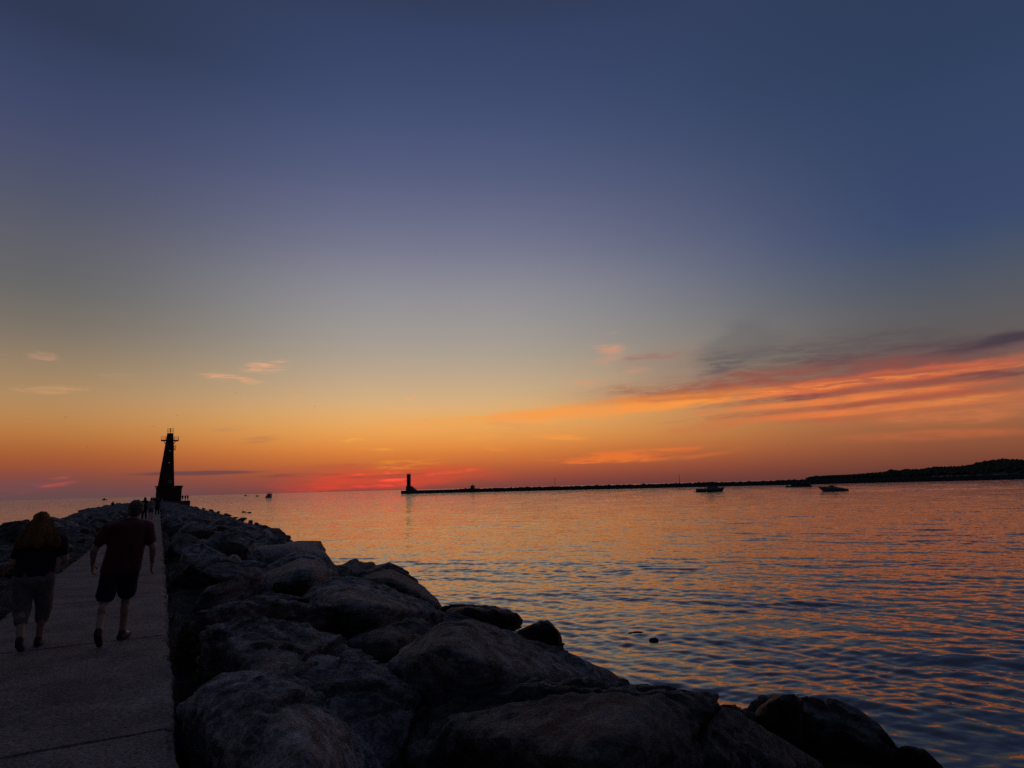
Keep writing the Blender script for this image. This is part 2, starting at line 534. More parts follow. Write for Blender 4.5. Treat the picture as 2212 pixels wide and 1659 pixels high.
HIGH = [(48, (47, 57, 86)), (65, (64, 68, 84)), (90, (78, 82, 96))]
SKY_CEN = sky_column(1122, [(0, (47, 59, 88)), (78, (54, 66, 101)), (195, (59, 73, 110)), (311, (73, 85, 120)), (428, (92, 98, 130)), (545, (118, 120, 142)), (623, (139, 139, 148)), (701, (153, 150, 148)), (779, (172, 159, 142)),
                            (857, (208, 174, 129)), (896, (225, 170, 104)), (935, (229, 156, 78)), (974, (212, 120, 56)), (1012, (162, 78, 56)), (1040, (116, 62, 60)), (1052, (106, 60, 64))], HIGH)
SKY_LEFT = sky_column(78, [(0, (44, 55, 80)), (65, (49, 60, 90)), (197, (60, 70, 105)), (329, (73, 79, 108)), (460, (86, 89, 105)), (592, (101, 101, 103)), (657, (108, 105, 101)), (755, (136, 121, 103)), (854, (176, 140, 97)),
                           (920, (187, 126, 68)), (973, (168, 92, 50)), (1018, (142, 72, 56)), (1050, (104, 70, 72)), (1080, (92, 74, 80))], HIGH)
SKY_RIGHT = sky_column(2134, [(0, (46, 62, 93)), (65, (45, 62, 93)), (197, (50, 67, 100)), (329, (53, 69, 103)), (460, (57, 73, 109)), (526, (66, 79, 104)), (623, (84, 88, 97)), (723, (98, 92, 90)), (790, (126, 96, 82)),
                              (854, (160, 106, 72)), (920, (152, 92, 62)), (973, (128, 72, 54)), (1010, (102, 60, 52)), (1030, (92, 56, 54))], HIGH)
SKY_BACK = [(0, (22, 20, 26)), (3, (25, 22, 29)), (8, (25, 24, 34)), (15, (24, 26, 38)), (30, (25, 29, 44)), (50, (33, 37, 52)), (70, (56, 60, 74)), (90, (78, 82, 96))]

STROKES = [
    # the long cloud bank rising to the right
    (1430, 812, 2280, 712, 42, (86, 76, 82), .62, 's'), (1680, 796, 2320, 738, 20, (92, 70, 76), .8, 's'), (1500, 806, 1700, 690, 40, (94, 92, 96), .38, 'k'), (1330, 800, 1560, 770, 30, (150, 122, 112), .30, 'k'), (1990, 768, 2290, 710, 9, (74, 62, 72), 1.0, 's'), (2080, 752, 2260, 716, 5, (68, 56, 68), .8, 'k'),
    (1230, 858, 2300, 768, 26, (150, 78, 66), .85, 's'), (1080, 898, 1720, 838, 15, (246, 148, 64), .95, 's'), (1560, 858, 2300, 764, 10, (226, 108, 66), .9, 's'),
    (1300, 866, 1640, 838, 10, (176, 88, 58), .6, 's'), (1700, 858, 2300, 800, 22, (124, 68, 66), .8, 's'), (1560, 890, 2300, 838, 24, (206, 102, 62), .7, 's'),
    (1620, 866, 1800, 850, 7, (116, 72, 74), .95, 's'), (1440, 938, 1730, 880, 12, (196, 112, 70), .7, 's'), (1850, 908, 2300, 862, 18, (210, 118, 72), .6, 's'),
    (2050, 812, 2280, 802, 8, (104, 62, 68), .7, 's'), (1780, 884, 2060, 868, 8, (150, 82, 68), .5, 's'), (1780, 950, 2260, 928, 8, (206, 106, 62), .5, 's'),
    (820, 924, 1330, 882, 14, (238, 160, 82), .75, 's'), (1000, 906, 1560, 866, 9, (248, 150, 68), .7, 's'), (1280, 745, 1350, 736, 12, (208, 150, 120), .8, 'h'), (1270, 800, 1390, 780, 22, (198, 146, 118), .5, 'h'),
    (1330, 776, 1500, 763, 6, (160, 108, 98), .7, 's'), (1240, 816, 1300, 808, 10, (216, 150, 110), .5, 'h'), (1500, 800, 1640, 768, 14, (96, 84, 86), .6, 's'),
    # small pink clouds above the lighthouse
    (520, 798, 635, 787, 9, (232, 168, 128), 1.0, 's'), (425, 810, 565, 826, 6, (232, 166, 122), 1.0, 's'), (45, 770, 120, 770, 7, (192, 146, 116), .6, 's'),
    (10, 842, 210, 840, 6, (204, 152, 108), .6, 's'), (610, 866, 660, 856, 6, (226, 160, 100), .5, 's'), (200, 815, 300, 813, 5, (184, 146, 112), .4, 's'),
    # streaks near the horizon
    (270, 1025, 582, 1018, 3.4, (96, 64, 72), .9, 'k'), (-40, 1050, 175, 1030, 15, (122, 74, 80), .75, 's'), (80, 1052, 178, 1040, 3, (196, 78, 62), .6, 's'), (90, 1033, 150, 1031, 2.5, (190, 86, 62), .5, 's'),
    (590, 1014, 900, 1006, 6, (176, 78, 60), .6, 's'), (560, 1046, 1080, 1022, 17, (222, 62, 48), .75, 's'), (720, 1032, 1010, 1024, 4, (120, 58, 62), .8, 's'), (800, 1040, 900, 1034, 2.6, (255, 78, 66), 1.0, 's'),
    (740, 1026, 900, 1018, 2.6, (255, 84, 60), 1.0, 's'), (770, 1052, 880, 1046, 2.6, (248, 66, 62), .9, 's'), (880, 1030, 1000, 1020, 2.6, (246, 74, 60), .9, 's'), (930, 1022, 1010, 1016, 3, (150, 66, 66), .8, 's'),
    (500, 1030, 760, 1024, 3, (120, 62, 66), .7, 's'), (380, 1036, 620, 1036, 2.5, (134, 70, 70), .6, 's'), (790, 1008, 960, 998, 9, (244, 150, 40), .45, 's'), (930, 1024, 1040, 1014, 3, (236, 92, 52), .9, 's'),
    (735, 952, 785, 949, 3, (238, 166, 72), .8, 's'), (980, 949, 1075, 945, 3.5, (238, 156, 66), .8, 's'), (1120, 935, 1256, 945, 6, (244, 152, 66), .9, 'h'), (770, 968, 860, 972, 3, (232, 152, 64), .7, 's'),
    (1030, 966, 1110, 972, 4, (232, 140, 62), .7, 's'), (495, 956, 610, 944, 6, (178, 118, 76), .6, 's'), (450, 928, 540, 924, 4, (176, 130, 88), .5, 's'), (1170, 998, 1540, 974, 8, (240, 118, 48), .7, 'h'),
    (1200, 1000, 1400, 994, 3, (246, 124, 56), .7, 's'), (1400, 984, 1540, 976, 5, (184, 84, 58), .6, 'h'), (866, 868, 908, 851, 2.4, (232, 168, 112), .9, 's'), (1050, 870, 1180, 862, 5, (222, 166, 108), .5, 's'),
    (1050, 925, 1220, 936, 10, (206, 140, 84), .4, 'h'),
]
for k in range(16):                                  # fine parallel streaks inside the bank
    q = (k + .5) / 16
    c0 = ((250, 150, 70), (128, 70, 66), (228, 110, 64), (150, 80, 66))[k % 4]
    off_ = (k * 37 % 16) / 16
    STROKES.append((1240 + 420 * off_ + 160 * q, 868 + 58 * q - 14 * off_, 2300 - 380 * ((k * 11) % 16) / 16, 772 + 96 * q + 8 * ((k * 11) % 16) / 16, 4 + 3 * off_, c0, .55 if c0[0] > 200 else .25, 's'))
SUN_AZ = math.radians(-10.0)
make_world()

sun = bpy.data.lights.new('sun', 'SUN'); sun.energy = 0.004; sun.angle = math.radians(20); sun.color = (1.0, 0.42, 0.22)
so = bpy.data.objects.new('sun', sun); COL.objects.link(so)
sd = Vector((math.sin(SUN_AZ), math.cos(SUN_AZ), math.tan(math.radians(2.0)))).normalized()
so.rotation_euler = sd.to_track_quat('Z', 'Y').to_euler()
so.location = (0, 0, 40)

cam = bpy.data.cameras.new('camera'); co = bpy.data.objects.new('camera', cam); COL.objects.link(co)
cam.sensor_width = 36; cam.lens = 36 * F / 2212; cam.clip_end = 60000; cam.clip_start = 0.1
co.matrix_world = Matrix((
    (cam_r.x, cam_u.x, -fw.x, EYE.x), (cam_r.y, cam_u.y, -fw.y, EYE.y), (cam_r.z, cam_u.z, -fw.z, EYE.z), (0, 0, 0, 1)))
SC.camera = co
SC.view_settings.view_transform = 'Standard'; SC.view_settings.look = 'None'
SC.view_settings.exposure = 0; SC.view_settings.gamma = 1
SC.render.engine = 'CYCLES'
SC.cycles.max_bounces = 4; SC.cycles.use_denoising = DENOISE if 'DENOISE' in globals() else False
SC.render.resolution_x = 1024; SC.render.resolution_y = 768

# ------------------------------------------------------------------ people
def cap_pts(bm, p0, r0, p1, r1):
    b = bmesh.new()
    bmesh.ops.create_icosphere(b, subdivisions=2, radius=r0, matrix=Matrix.Translation(p0))
    bmesh.ops.create_icosphere(b, subdivisions=2, radius=r1, matrix=Matrix.Translation(p1))
    r = bmesh.ops.convex_hull(b, input=b.verts[:])
    inner = [g for g in r['geom_interior'] + r['geom_unused'] if isinstance(g, bmesh.types.BMVert)]
    bmesh.ops.delete(b, geom=list(set(inner)), context='VERTS')
    me = bpy.data.meshes.new('t'); b.to_mesh(me); b.free(); bm.from_mesh(me); bpy.data.meshes.remove(me)


def grow(name, prims, voxel, mat, parent, smooth_it=4, noise=0.0, nscale=8.0):
    """one continuous surface around tapered limbs and ellipsoids"""
    bm = bmesh.new()
    for p in prims:
        if p[0] == 'c':
            cap_pts(bm, Vector(p[1]), p[2], Vector(p[3]), p[4])
        else:
            R = Euler(p[3]).to_matrix().to_4x4() if len(p) > 3 else Matrix()
            bmesh.ops.create_icosphere(bm, subdivisions=3, radius=1.0,
                                       matrix=Matrix.Translation(p[1]) @ R @ Matrix.Diagonal((*p[2], 1)))
    me = bpy.data.meshes.new('tmp'); bm.to_mesh(me); bm.free()
    o = bpy.data.objects.new('tmp', me); COL.objects.link(o)
    rm = o.modifiers.new('r', 'REMESH'); rm.mode = 'VOXEL'; rm.voxel_size = voxel
    sm = o.modifiers.new('s', 'SMOOTH'); sm.factor = 0.5; sm.iterations = smooth_it
    dg = bpy.context.evaluated_depsgraph_get()
    out = bpy.data.meshes.new_from_object(o.evaluated_get(dg))
    bpy.data.objects.remove(o); bpy.data.meshes.remove(me)
    if noise:
        n = len(out.vertices); c = np.empty(n * 3); out.vertices.foreach_get('co', c); c = c.reshape(-1, 3)
        nn = np.empty(n * 3); out.vertices.foreach_get('normal', nn); nn = nn.reshape(-1, 3)
        c += nn * (fbm(c * np.array([1, 1, 0.35]) * nscale + 3.1, 3) * noise)[:, None]
        out.vertices.foreach_set('co', c.ravel()); out.update()
    out.name = name
    return link(name, out, mat, parent, True)


def lerp(a, b, k):
    return Vector(a) * (1 - k) + Vector(b) * k


def hand(wrist, d, side, up=(0, 0, 1), k=1.0):
    """palm, four bent fingers of unequal length and a thumb; d points down the hand, side to the thumb"""
    w = Vector(wrist); d = Vector(d).normalized(); s = Vector(side); s = (s - d * s.dot(d)).normalized(); nrm = d.cross(s).normalized()
    P = []
    for q in (-0.024, -0.008, 0.008, 0.024):
        P.append(('c', w + s * q * 0.6 + d * 0.01, 0.016 * k, w + s * q + d * 0.085, 0.013 * k))
    for q, ln in ((-0.027, .055), (-0.009, .068), (0.009, .072), (0.027, .062)):
        a = w + s * q + d * 0.088
        b1 = a + d * ln * 0.5 + nrm * 0.010
        c1 = b1 + (d * 0.75 + nrm * 0.65).normalized() * ln * 0.32
        e1 = c1 + (d * 0.35 + nrm * 0.93).normalized() * ln * 0.26
        P += [('c', a, .0098 * k, b1, .0092 * k), ('c', b1, .0092 * k, c1, .0085 * k), ('c', c1, .0085 * k, e1, .0075 * k)]
    a = w + s * 0.022 + d * 0.025
    b1 = a + (s * 0.6 + d * 0.7 + nrm * .3).normalized() * 0.045
    c1 = b1 + (d * 0.95 + s * 0.1 + nrm * .3).normalized() * 0.032
    P += [('c', a, .015 * k, b1, .011 * k), ('c', b1, .011 * k, c1, .009 * k)]
    return P


def body_prims(J, fat=1.0, hands=True):
    P = []
    h = Vector(J['head']); yaw = J.get('yaw', 0.0)
    R = Euler((0, J.get('tilt', 0.0), yaw)).to_matrix()
    H = lambda x, y, z: h + R @ Vector((x, y, z))
    P += [('e', H(0, -0.005, 0.02), (0.076, 0.096, 0.095), (0, J.get('tilt', 0), yaw)), ('e', H(0, 0.03, -0.05), (0.058, 0.066, 0.075), (0, J.get('tilt', 0), yaw)),
          ('c', H(0, 0.092, 0.012), .012, H(0, 0.112, -0.028), .016), ('e', H(0, 0.078, -0.066), (.026, .018, .011)), ('e', H(0, .075, -.105), (.026, .022, .022)),
          ('e', H(.03, .083, .012), (.014, .010, .010)), ('e', H(-.03, .083, .012), (.014, .010, .010)),
          ('c', H(.034, .080, .032), .010, H(.012, .088, .034), .010), ('c', H(-.034, .080, .032), .010, H(-.012, .088, .034), .010),
          ('e', H(.079, -.008, -.005), (.010, .020, .033)), ('e', H(-.079, -.008, -.005), (.010, .020, .033))]
    nk = Vector(J['neck']); pel = Vector(J['pelvis'])
    P.append(('c', nk + Vector((0, 0, -.02)), .062, H(0, -.01, -.06), .054))
    sl, sr = Vector(J['sh_l']), Vector(J['sh_r'])
    mid = (sl + sr) / 2
    P += [('c', lerp(sl, mid, .25), .066 * fat, lerp(sr, mid, .25), .066 * fat), ('c', nk + Vector((0, 0, -.03)), .07, lerp(nk, pel, .3), .11 * fat)]
    for k, rx, ry in ((.25, .15, .10), (.5, .145, .10), (.75, .15, .105), (1.0, .155, .105)):
        P.append(('e', lerp(nk, pel, k), (rx * fat, ry * fat, .12)))
    for s in 'lr':
        P += [('c', J['sh_' + s], .052 * fat, J['el_' + s], .041), ('c', J['el_' + s], .041, J['wr_' + s], .028), ('e', lerp(J['el_' + s], J['wr_' + s], .28), (.042, .042, .06))]
        if hands:
            P += hand(J['wr_' + s], J['hd_' + s], J.get('th_' + s, (0, 1, 0)))
        else:
            P.append(('c', J['wr_' + s], .03, Vector(J['wr_' + s]) + Vector(J['hd_' + s]).normalized() * .12, .025))
        P += [('c', J['hip_' + s], .088 * fat, J['kn_' + s], .056), ('c', J['kn_' + s], .055, J['an_' + s], .038), ('e', lerp(J['kn_' + s], J['an_' + s], .3) + Vector((0, -.018, 0)), (.052, .055, .10)),
              ('c', J['an_' + s], .04, J['toe_' + s], .03)]
    return P


def shirt_prims(J, hem, fat=1.0, sleeve=0.62):
    nk = Vector(J['neck']); pel = Vector(J['pelvis']); sl, sr = Vector(J['sh_l']), Vector(J['sh_r']); mid = (sl + sr) / 2
    P = [('c', lerp(sl, mid, .12), .078 * fat, lerp(sr, mid, .12), .078 * fat), ('c', nk + Vector((0, 0, -.055)), .085, lerp(nk, pel, .3), .13 * fat),
         ('c', nk + Vector((0, 0, -.03)), .078, lerp(sl, nk, .3), .07), ('c', nk + Vector((0, 0, -.03)), .078, lerp(sr, nk, .3), .07)]
    bot = Vector((pel.x, pel.y, hem + .11))
    for k in np.linspace(.16, 1.0, 16):
        k = float(k)
        w = 0.188 + 0.012 * k
        P.append(('e', lerp(nk, bot, k), (w * fat, (.13 + .012 * k) * fat, .115)))
    for s in 'lr':
        P.append(('c', J['sh_' + s], .078 * fat, lerp(J['sh_' + s], J['el_' + s], sleeve), .066 * fat))
    return P


def shorts_prims(J, k_l, k_r, fat=1.0, w=0.10):
    pel = Vector(J['pelvis'])
    P = [('e', pel + Vector((0, 0, .02)), (.18 * fat, .135 * fat, .13)), ('e', pel + Vector((0, -.03, -.05)), (.17 * fat, .12 * fat, .11))]
    for s, k in (('l', k_l), ('r', k_r)):
        P.append(('c', J['hip_' + s], .115 * fat, lerp(J['hip_' + s], J['kn_' + s], k), w * fat))
    return P


def shoe(J, s, parent, mat, vox=.008):
    an, toe = Vector(J['an_' + s]), Vector(J['toe_' + s])
    d = (toe - an); heel = an - d.normalized() * 0.05 + Vector((0, 0, -.045))
    heel = Vector(J['heel_' + s]) if 'heel_' + s in J else heel
    o = grow('shoe', [('c', heel, .043, lerp(heel, toe, .55), .046), ('c', lerp(heel, toe, .55), .046, toe, .036), ('c', heel + Vector((0, 0, .0)), .04, an + Vector((0, 0, .01)), .046)], vox, mat, parent, 3)
    return o


def hair_cap(J, parent, mat, vox=.007):
    h = Vector(J['head']); yaw = J.get('yaw', 0); e = (0, J.get('tilt', 0), yaw)
    R = Euler(e).to_matrix(); H = lambda x, y, z: h + R @ Vector((x, y, z))
    return grow('hair', [('e', H(0, -.018, .038), (.084, .096, .092), e), ('e', H(0, -.052, -.02), (.070, .058, .075), e), ('c', H(.05, .05, .085), .03, H(-.05, .05, .085), .03),
                         ('e', H(.066, -.02, .01), (.022, .045, .05), e), ('e', H(-.066, -.02, .01), (.022, .045, .05), e)], vox, mat, parent, 2, noise=.016, nscale=45)


# man in the maroon shirt, mid-stride, seen from behind
pm = on_z(226, 1401, 0.0)
s0, t0 = st(pm)
X0 = 0.14
man = thing('person', 'broad man in maroon T-shirt and dark shorts walking away along the walkway, arms out', 'person', BW(s0, t0 + 0.105, 0), AX_ROT)
# local +Y runs along the walkway, local +X to its right; the sight line from the camera skews a little
JM = dict(neck=(.075, .24, 1.50), head=(.12, .28, 1.635), tilt=0.14, yaw=-0.15, pelvis=(0.0, .20, .93),
          sh_l=(-.17, .21, 1.405), sh_r=(.265, .25, 1.405), el_l=(-.30, .17, 1.16), el_r=(.345, .20, 1.14),
          wr_l=(-.315, .33, .985), wr_r=(.345, .33, .955), hd_l=(.10, .14, -1), hd_r=(-.12, .10, -1), th_l=(.35, 1, 0), th_r=(-.35, 1, 0),
          hip_l=(-.095, .20, .90), hip_r=(.095, .20, .90), kn_l=(-.155, .16, .50), kn_r=(.07, .40, .50),
          an_l=(-.175, -.13, .215), an_r=(.055, .42, .095), toe_l=(-.165, .035, .045), toe_r=(.125, .60, .04), heel_l=(-.178, -.155, .19), heel_r=(.035, .37, .05))
grow('body', body_prims(JM, 1.08), .0065, M['skin'], man, 4)
grow('shirt', shirt_prims(JM, .80, 1.12), .011, M['shirt_red'], man, 5, noise=.022, nscale=7)
grow('shorts', shorts_prims(JM, .72, .72, 1.05, .105), .010, M['shorts_dark'], man, 4, noise=.014, nscale=9)
shoe(JM, 'l', man, M['shoe']); shoe(JM, 'r', man, M['shoe'])
hair_cap(JM, man, M['hair_short'])

# woman with long blond hair
pw_ = on_z(72, 1409, 0.0)
s1, t1 = st(pw_)
woman = thing('person', 'woman with long loose blond hair and dark top walking left of the maroon-shirted man', 'person', BW(s1, t1 - .075, 0), AX_ROT)
JW = dict(neck=(.03, .16, 1.38), head=(.025, .19, 1.52), tilt=0.06, yaw=0.1, pelvis=(0.0, .14, .88),
          sh_l=(-.145, .15, 1.285), sh_r=(.245, .17, 1.285), el_l=(-.215, .12, 1.04), el_r=(.305, .14, 1.045),
          wr_l=(-.17, .36, .98), wr_r=(.255, .38, .99), hd_l=(.35, 1, -.15), hd_r=(-.35, 1, -.1), th_l=(.3, 0, 1), th_r=(-.3, 0, 1),
          hip_l=(-.10, .14, .85), hip_r=(.10, .14, .85), kn_l=(-.09, .14, .46), kn_r=(.105, .30, .46),
          an_l=(-.055, -.10, .16), an_r=(.075, .34, .09), toe_l=(-.05, .06, .04), toe_r=(.085, .52, .04), heel_l=(-.055, -.125, .12), heel_r=(.07, .29, .045))
grow('body', body_prims(JW, 1.0), .0065, M['skin'], woman, 4)
grow('top', shirt_prims(JW, .80, 1.05, .6), .011, M['shirt_dark'], woman, 5, noise=.02, nscale=7)
grow('shorts', shorts_prims(JW, 1.0, 1.0, 1.05, .09) + [('c', JW['kn_' + s], .088, lerp(JW['kn_' + s], JW['an_' + s], .32), .076) for s in 'lr'], .010, M['shorts_grey'], woman, 4, noise=.014, nscale=9)
shoe(JW, 'l', woman, M['shoe']); shoe(JW, 'r', woman, M['shoe'])
hw = Vector(JW['head'])
hp = [('e', hw + Vector((0, -.02, .035)), (.095, .108, .098)), ('c', hw + Vector((0, -.04, .01)), .098, hw + Vector((0.0, -.10, -.10)), .105),
      ('c', hw + Vector((0, -.09, -.08)), .10, hw + Vector((0, -.17, -.24)), .07),
      ('c', hw + Vector((-.03, -.07, -.04)), .085, hw + Vector((-.12, -.15, -.24)), .055), ('c', hw + Vector((.04, -.07, -.04)), .085, hw + Vector((.14, -.14, -.23)), .055),
      ('c', hw + Vector((.09, -.10, -.14)), .06, hw + Vector((.205, -.12, -.30)), .022), ('c', hw + Vector((-.09, -.12, -.14)), .05, hw + Vector((-.185, -.13, -.29)), .025)]
hair = grow('hair', hp, .008, M['hair_blond'], woman, 5, noise=.014, nscale=22)
sb = MB()
for k in range(520):                                # loose strands lying over the mass, some lifting off its outline
    x = random.uniform(-1, 1) if k < 120 else random.choice((-1, 1)) * random.uniform(.85, 1.03)
    lift = random.uniform(0, .012)
    pts = []
    for v in (0.0, .3, .55, .8, 1.0):
        w = .02 + .085 * min(1, v * 3) + .125 * v ** 1.6
        y = -.03 - .15 * v - (.09 * (1 - abs(x)) + lift)
        pts.append(hw + Vector((x * w + .012 * math.sin(v * 5 + k), y, .135 - .03 * abs(x) * (1 - v) - (.40 + .03 * math.sin(k * 7.1)) * v)))
    for q in range(4):
        sb.tube(pts[q], pts[q + 1], .0024 * (1 - q * .2), .0024 * (1 - (q + 1) * .2), 4, False)
so_ = sb.build('loose_strands', M['hair_blond'], hair)


def walker(kind):
    """three poses: walking away, standing, sitting"""
    if kind == 'walk':
        return dict(neck=(0, .02, 1.46), head=(0, .04, 1.60), pelvis=(0, 0, .92), sh_l=(-.18, .01, 1.38), sh_r=(.18, .01, 1.38), el_l=(-.25, -.08, 1.12), el_r=(.25, .08, 1.12),
                    wr_l=(-.24, -.04, .88), wr_r=(.24, .20, .90), hd_l=(0, .1, -1), hd_r=(0, .3, -1), hip_l=(-.09, 0, .88), hip_r=(.09, 0, .88), kn_l=(-.10, .18, .50), kn_r=(.09, -.02, .48),
                    an_l=(-.10, .26, .09), an_r=(.09, -.28, .16), toe_l=(-.11, .42, .04), toe_r=(.09, -.14, .04))
    if kind == 'stand':
        return dict(neck=(0, .0, 1.48), head=(0.01, .02, 1.62), pelvis=(0, 0, .93), sh_l=(-.18, 0, 1.40), sh_r=(.18, 0, 1.40), el_l=(-.27, -.02, 1.14), el_r=(.27, -.02, 1.14),
                    wr_l=(-.24, .10, .92), wr_r=(.24, .10, .92), hd_l=(0, .2, -1), hd_r=(0, .2, -1), hip_l=(-.09, 0, .90), hip_r=(.09, 0, .90), kn_l=(-.11, .02, .49), kn_r=(.11, .02, .49),
                    an_l=(-.12, 0, .09), an_r=(.12, 0, .09), toe_l=(-.14, .16, .04), toe_r=(.14, .16, .04))
    if kind == 'photo':
        J = walker('stand'); J.update(el_r=(.33, .10, 1.30), wr_r=(.36, .32, 1.46), hd_r=(0, .4, 1), el_l=(-.27, .12, 1.22), wr_l=(-.12, .34, 1.42), hd_l=(.3, .3, 1)); return J
    if kind == 'hips':
        J = walker('stand'); J.update(el_l=(-.42, -.06, 1.15), wr_l=(-.2, .02, 1.0), el_r=(.42, -.06, 1.15), wr_r=(.2, .02, 1.0), hd_l=(.6, .3, -.6), hd_r=(-.6, .3, -.6)); return J
    return dict(neck=(0, .10, .56), head=(0, .18, .69), pelvis=(0, 0, .12), sh_l=(-.18, .10, .48), sh_r=(.18, .10, .48), el_l=(-.26, .22, .30), el_r=(.26, .22, .30),
                wr_l=(-.12, .40, .36), wr_r=(.12, .40, .36), hd_l=(.5, 1, 0), hd_r=(-.5, 1, 0), hip_l=(-.09, .04, .12), hip_r=(.09, .04, .12), kn_l=(-.13, .42, .42), kn_r=(.13, .42, .42),
                an_l=(-.12, .58, .06), an_r=(.12, .58, .06), toe_l=(-.13, .74, .03), toe_r=(.13, .74, .03))


def small_person(label, P, kind, rz, shirt, legs, hair, long_hair=False, scale=1.0, vox=.02, group=None, bare=True, parts=True):
    J = walker(kind)
    p = thing('person', label, 'person', P, rz, group)
    p.scale = (scale,) * 3
    grow('body', body_prims(J, 1.0, False), vox, M['skin'], p, 2)
    if parts:
        hem = .82 if kind != 'sit' else .05
        grow('shirt', shirt_prims(J, hem, 1.05, .6), vox, shirt, p, 2)
        grow('shorts' if bare else 'trousers', shorts_prims(J, .7 if bare else 1.0, .7 if bare else 1.0) + ([] if bare else [('c', J['kn_' + s], .085, J['an_' + s], .07) for s in 'lr']), vox, legs, p, 2)
        h = Vector(J['head'])
        hp = [('e', h + Vector((0, -.02, .03)), (.09, .10, .10))]
        if long_hair:
            hp += [('c', h + Vector((0, -.04, 0)), .10, h + Vector((.03, -.06, -.18)), .10), ('c', h + Vector((0, -.04, -.1)), .1, h + Vector((-.05, -.06, -.2)), .09)]
        grow('hair', hp, vox, hair, p, 2)
        for s in 'lr':
            shoe(J, s, p, M['shoe'], max(vox, .015))
    return p


def on_walk(px, py, z=0.0):
    return on_z(px, py, z)


HB = plain('dark_hair', (0.03, 0.02, 0.015), 0.5)
small_person('long haired woman in dark clothes, leftmost of three walkers beyond the maroon-shirted man', on_walk(311, 1122), 'walk', AX_ROT + .1, M['shirt_dark'], M['shorts_dark'], HB, True, 1.03, bare=False)
small_person('walker in pale shirt and shorts, middle of three walkers beyond the maroon-shirted man', on_walk(325, 1122), 'walk', AX_ROT, M['shirt_pale'], M['shorts_grey'], HB, False, 1.0)
small_person('dark-clothed walker lifting a hand, rightmost of three walkers beyond the maroon-shirted man', on_walk(339, 1112), 'photo', AX_ROT - .1, M['shirt_dark'], M['shorts_dark'], HB, False, 1.0, bare=False)

# ------------------------------------------------------------------ breakwater: rubble bank and walkway
S_END = 234.0


def right_edge(s):
    """lateral distance of the waterline on the channel side"""
    return 8.9


Z0S, T0S = -0.35, 0.6
MS = (WATER_Z - Z0S) / (8.9 - T0S)            # fall of the channel slope


def on_slope(px, py, h):
    d = ray(px, py)
    # z - Z0S - MS*(t - T0S) = h along EYE + k d
    dt = d.dot(LX)
    k = (h + Z0S - MS * T0S - CAMZ) / (d.z - MS * dt)
    return EYE + d * k


def left_crest(s):
    return float(np.interp(s, [0, 45, 68, 126, 240], [-4.6, -4.7, -5.8, -8.2, -8.4]))


def left_top(s):
    return float(np.interp(s, [0, 26, 44, 68, 125, 240], [1.3, 1.2, .65, .4, .2, .0]))


def bank_profile(s):
    lc = left_crest(s)
    return [(lc - 6.0, -3.4), (lc - 1.8, -0.9), (lc - .3, left_top(s) - .55), (lc + 1.0, left_top(s) * .5 - .35), (-2.08, -0.45), (-1.8, -0.75), (-0.1, -0.75), (0.23, -0.85), (0.7, -0.8), (3.6, -1.5), (6.4, -2.15), (9.2, -2.8), (13.5, -3.6)]


rows = []
ss = np.concatenate([np.arange(-6, 40, 0.5), np.arange(40, S_END + 6, 1.5)])
M_T = 90
for s in ss:
    prof = bank_profile(s)
    ts = np.array([p[0] for p in prof]); zs = np.array([p[1] for p in prof])
    tt = np.interp(np.linspace(0, 1, M_T), np.linspace(0, 1, len(ts)), ts); zz = np.interp(tt, ts, zs)
    end = max(0, s - 229) / 8
    zz = zz - end * 3
    rows.append(np.stack([np.full(M_T, s), tt, zz], 1))
V = np.concatenate(rows)
V[:, 2] += fbm(V * np.array([1.1, 1.1, 0.5]), 4) * 0.30 * np.where((V[:, 1] > -2.2) & (V[:, 1] < .4), 0.1, 1.0)
W3 = np.array([AX[:]]) * V[:, :1] + np.array([LX[:]]) * V[:, 1:2]; W3[:, 2] = V[:, 2]
fc = []
for i in range(len(ss) - 1):
    for j in range(M_T - 1):
        a = i * M_T + j
        fc.append((a, a + 1, a + M_T + 1, a + M_T))
structure(link('rubble_bank', mesh_np('rubble_bank', W3, fc), ROCK_CORE))

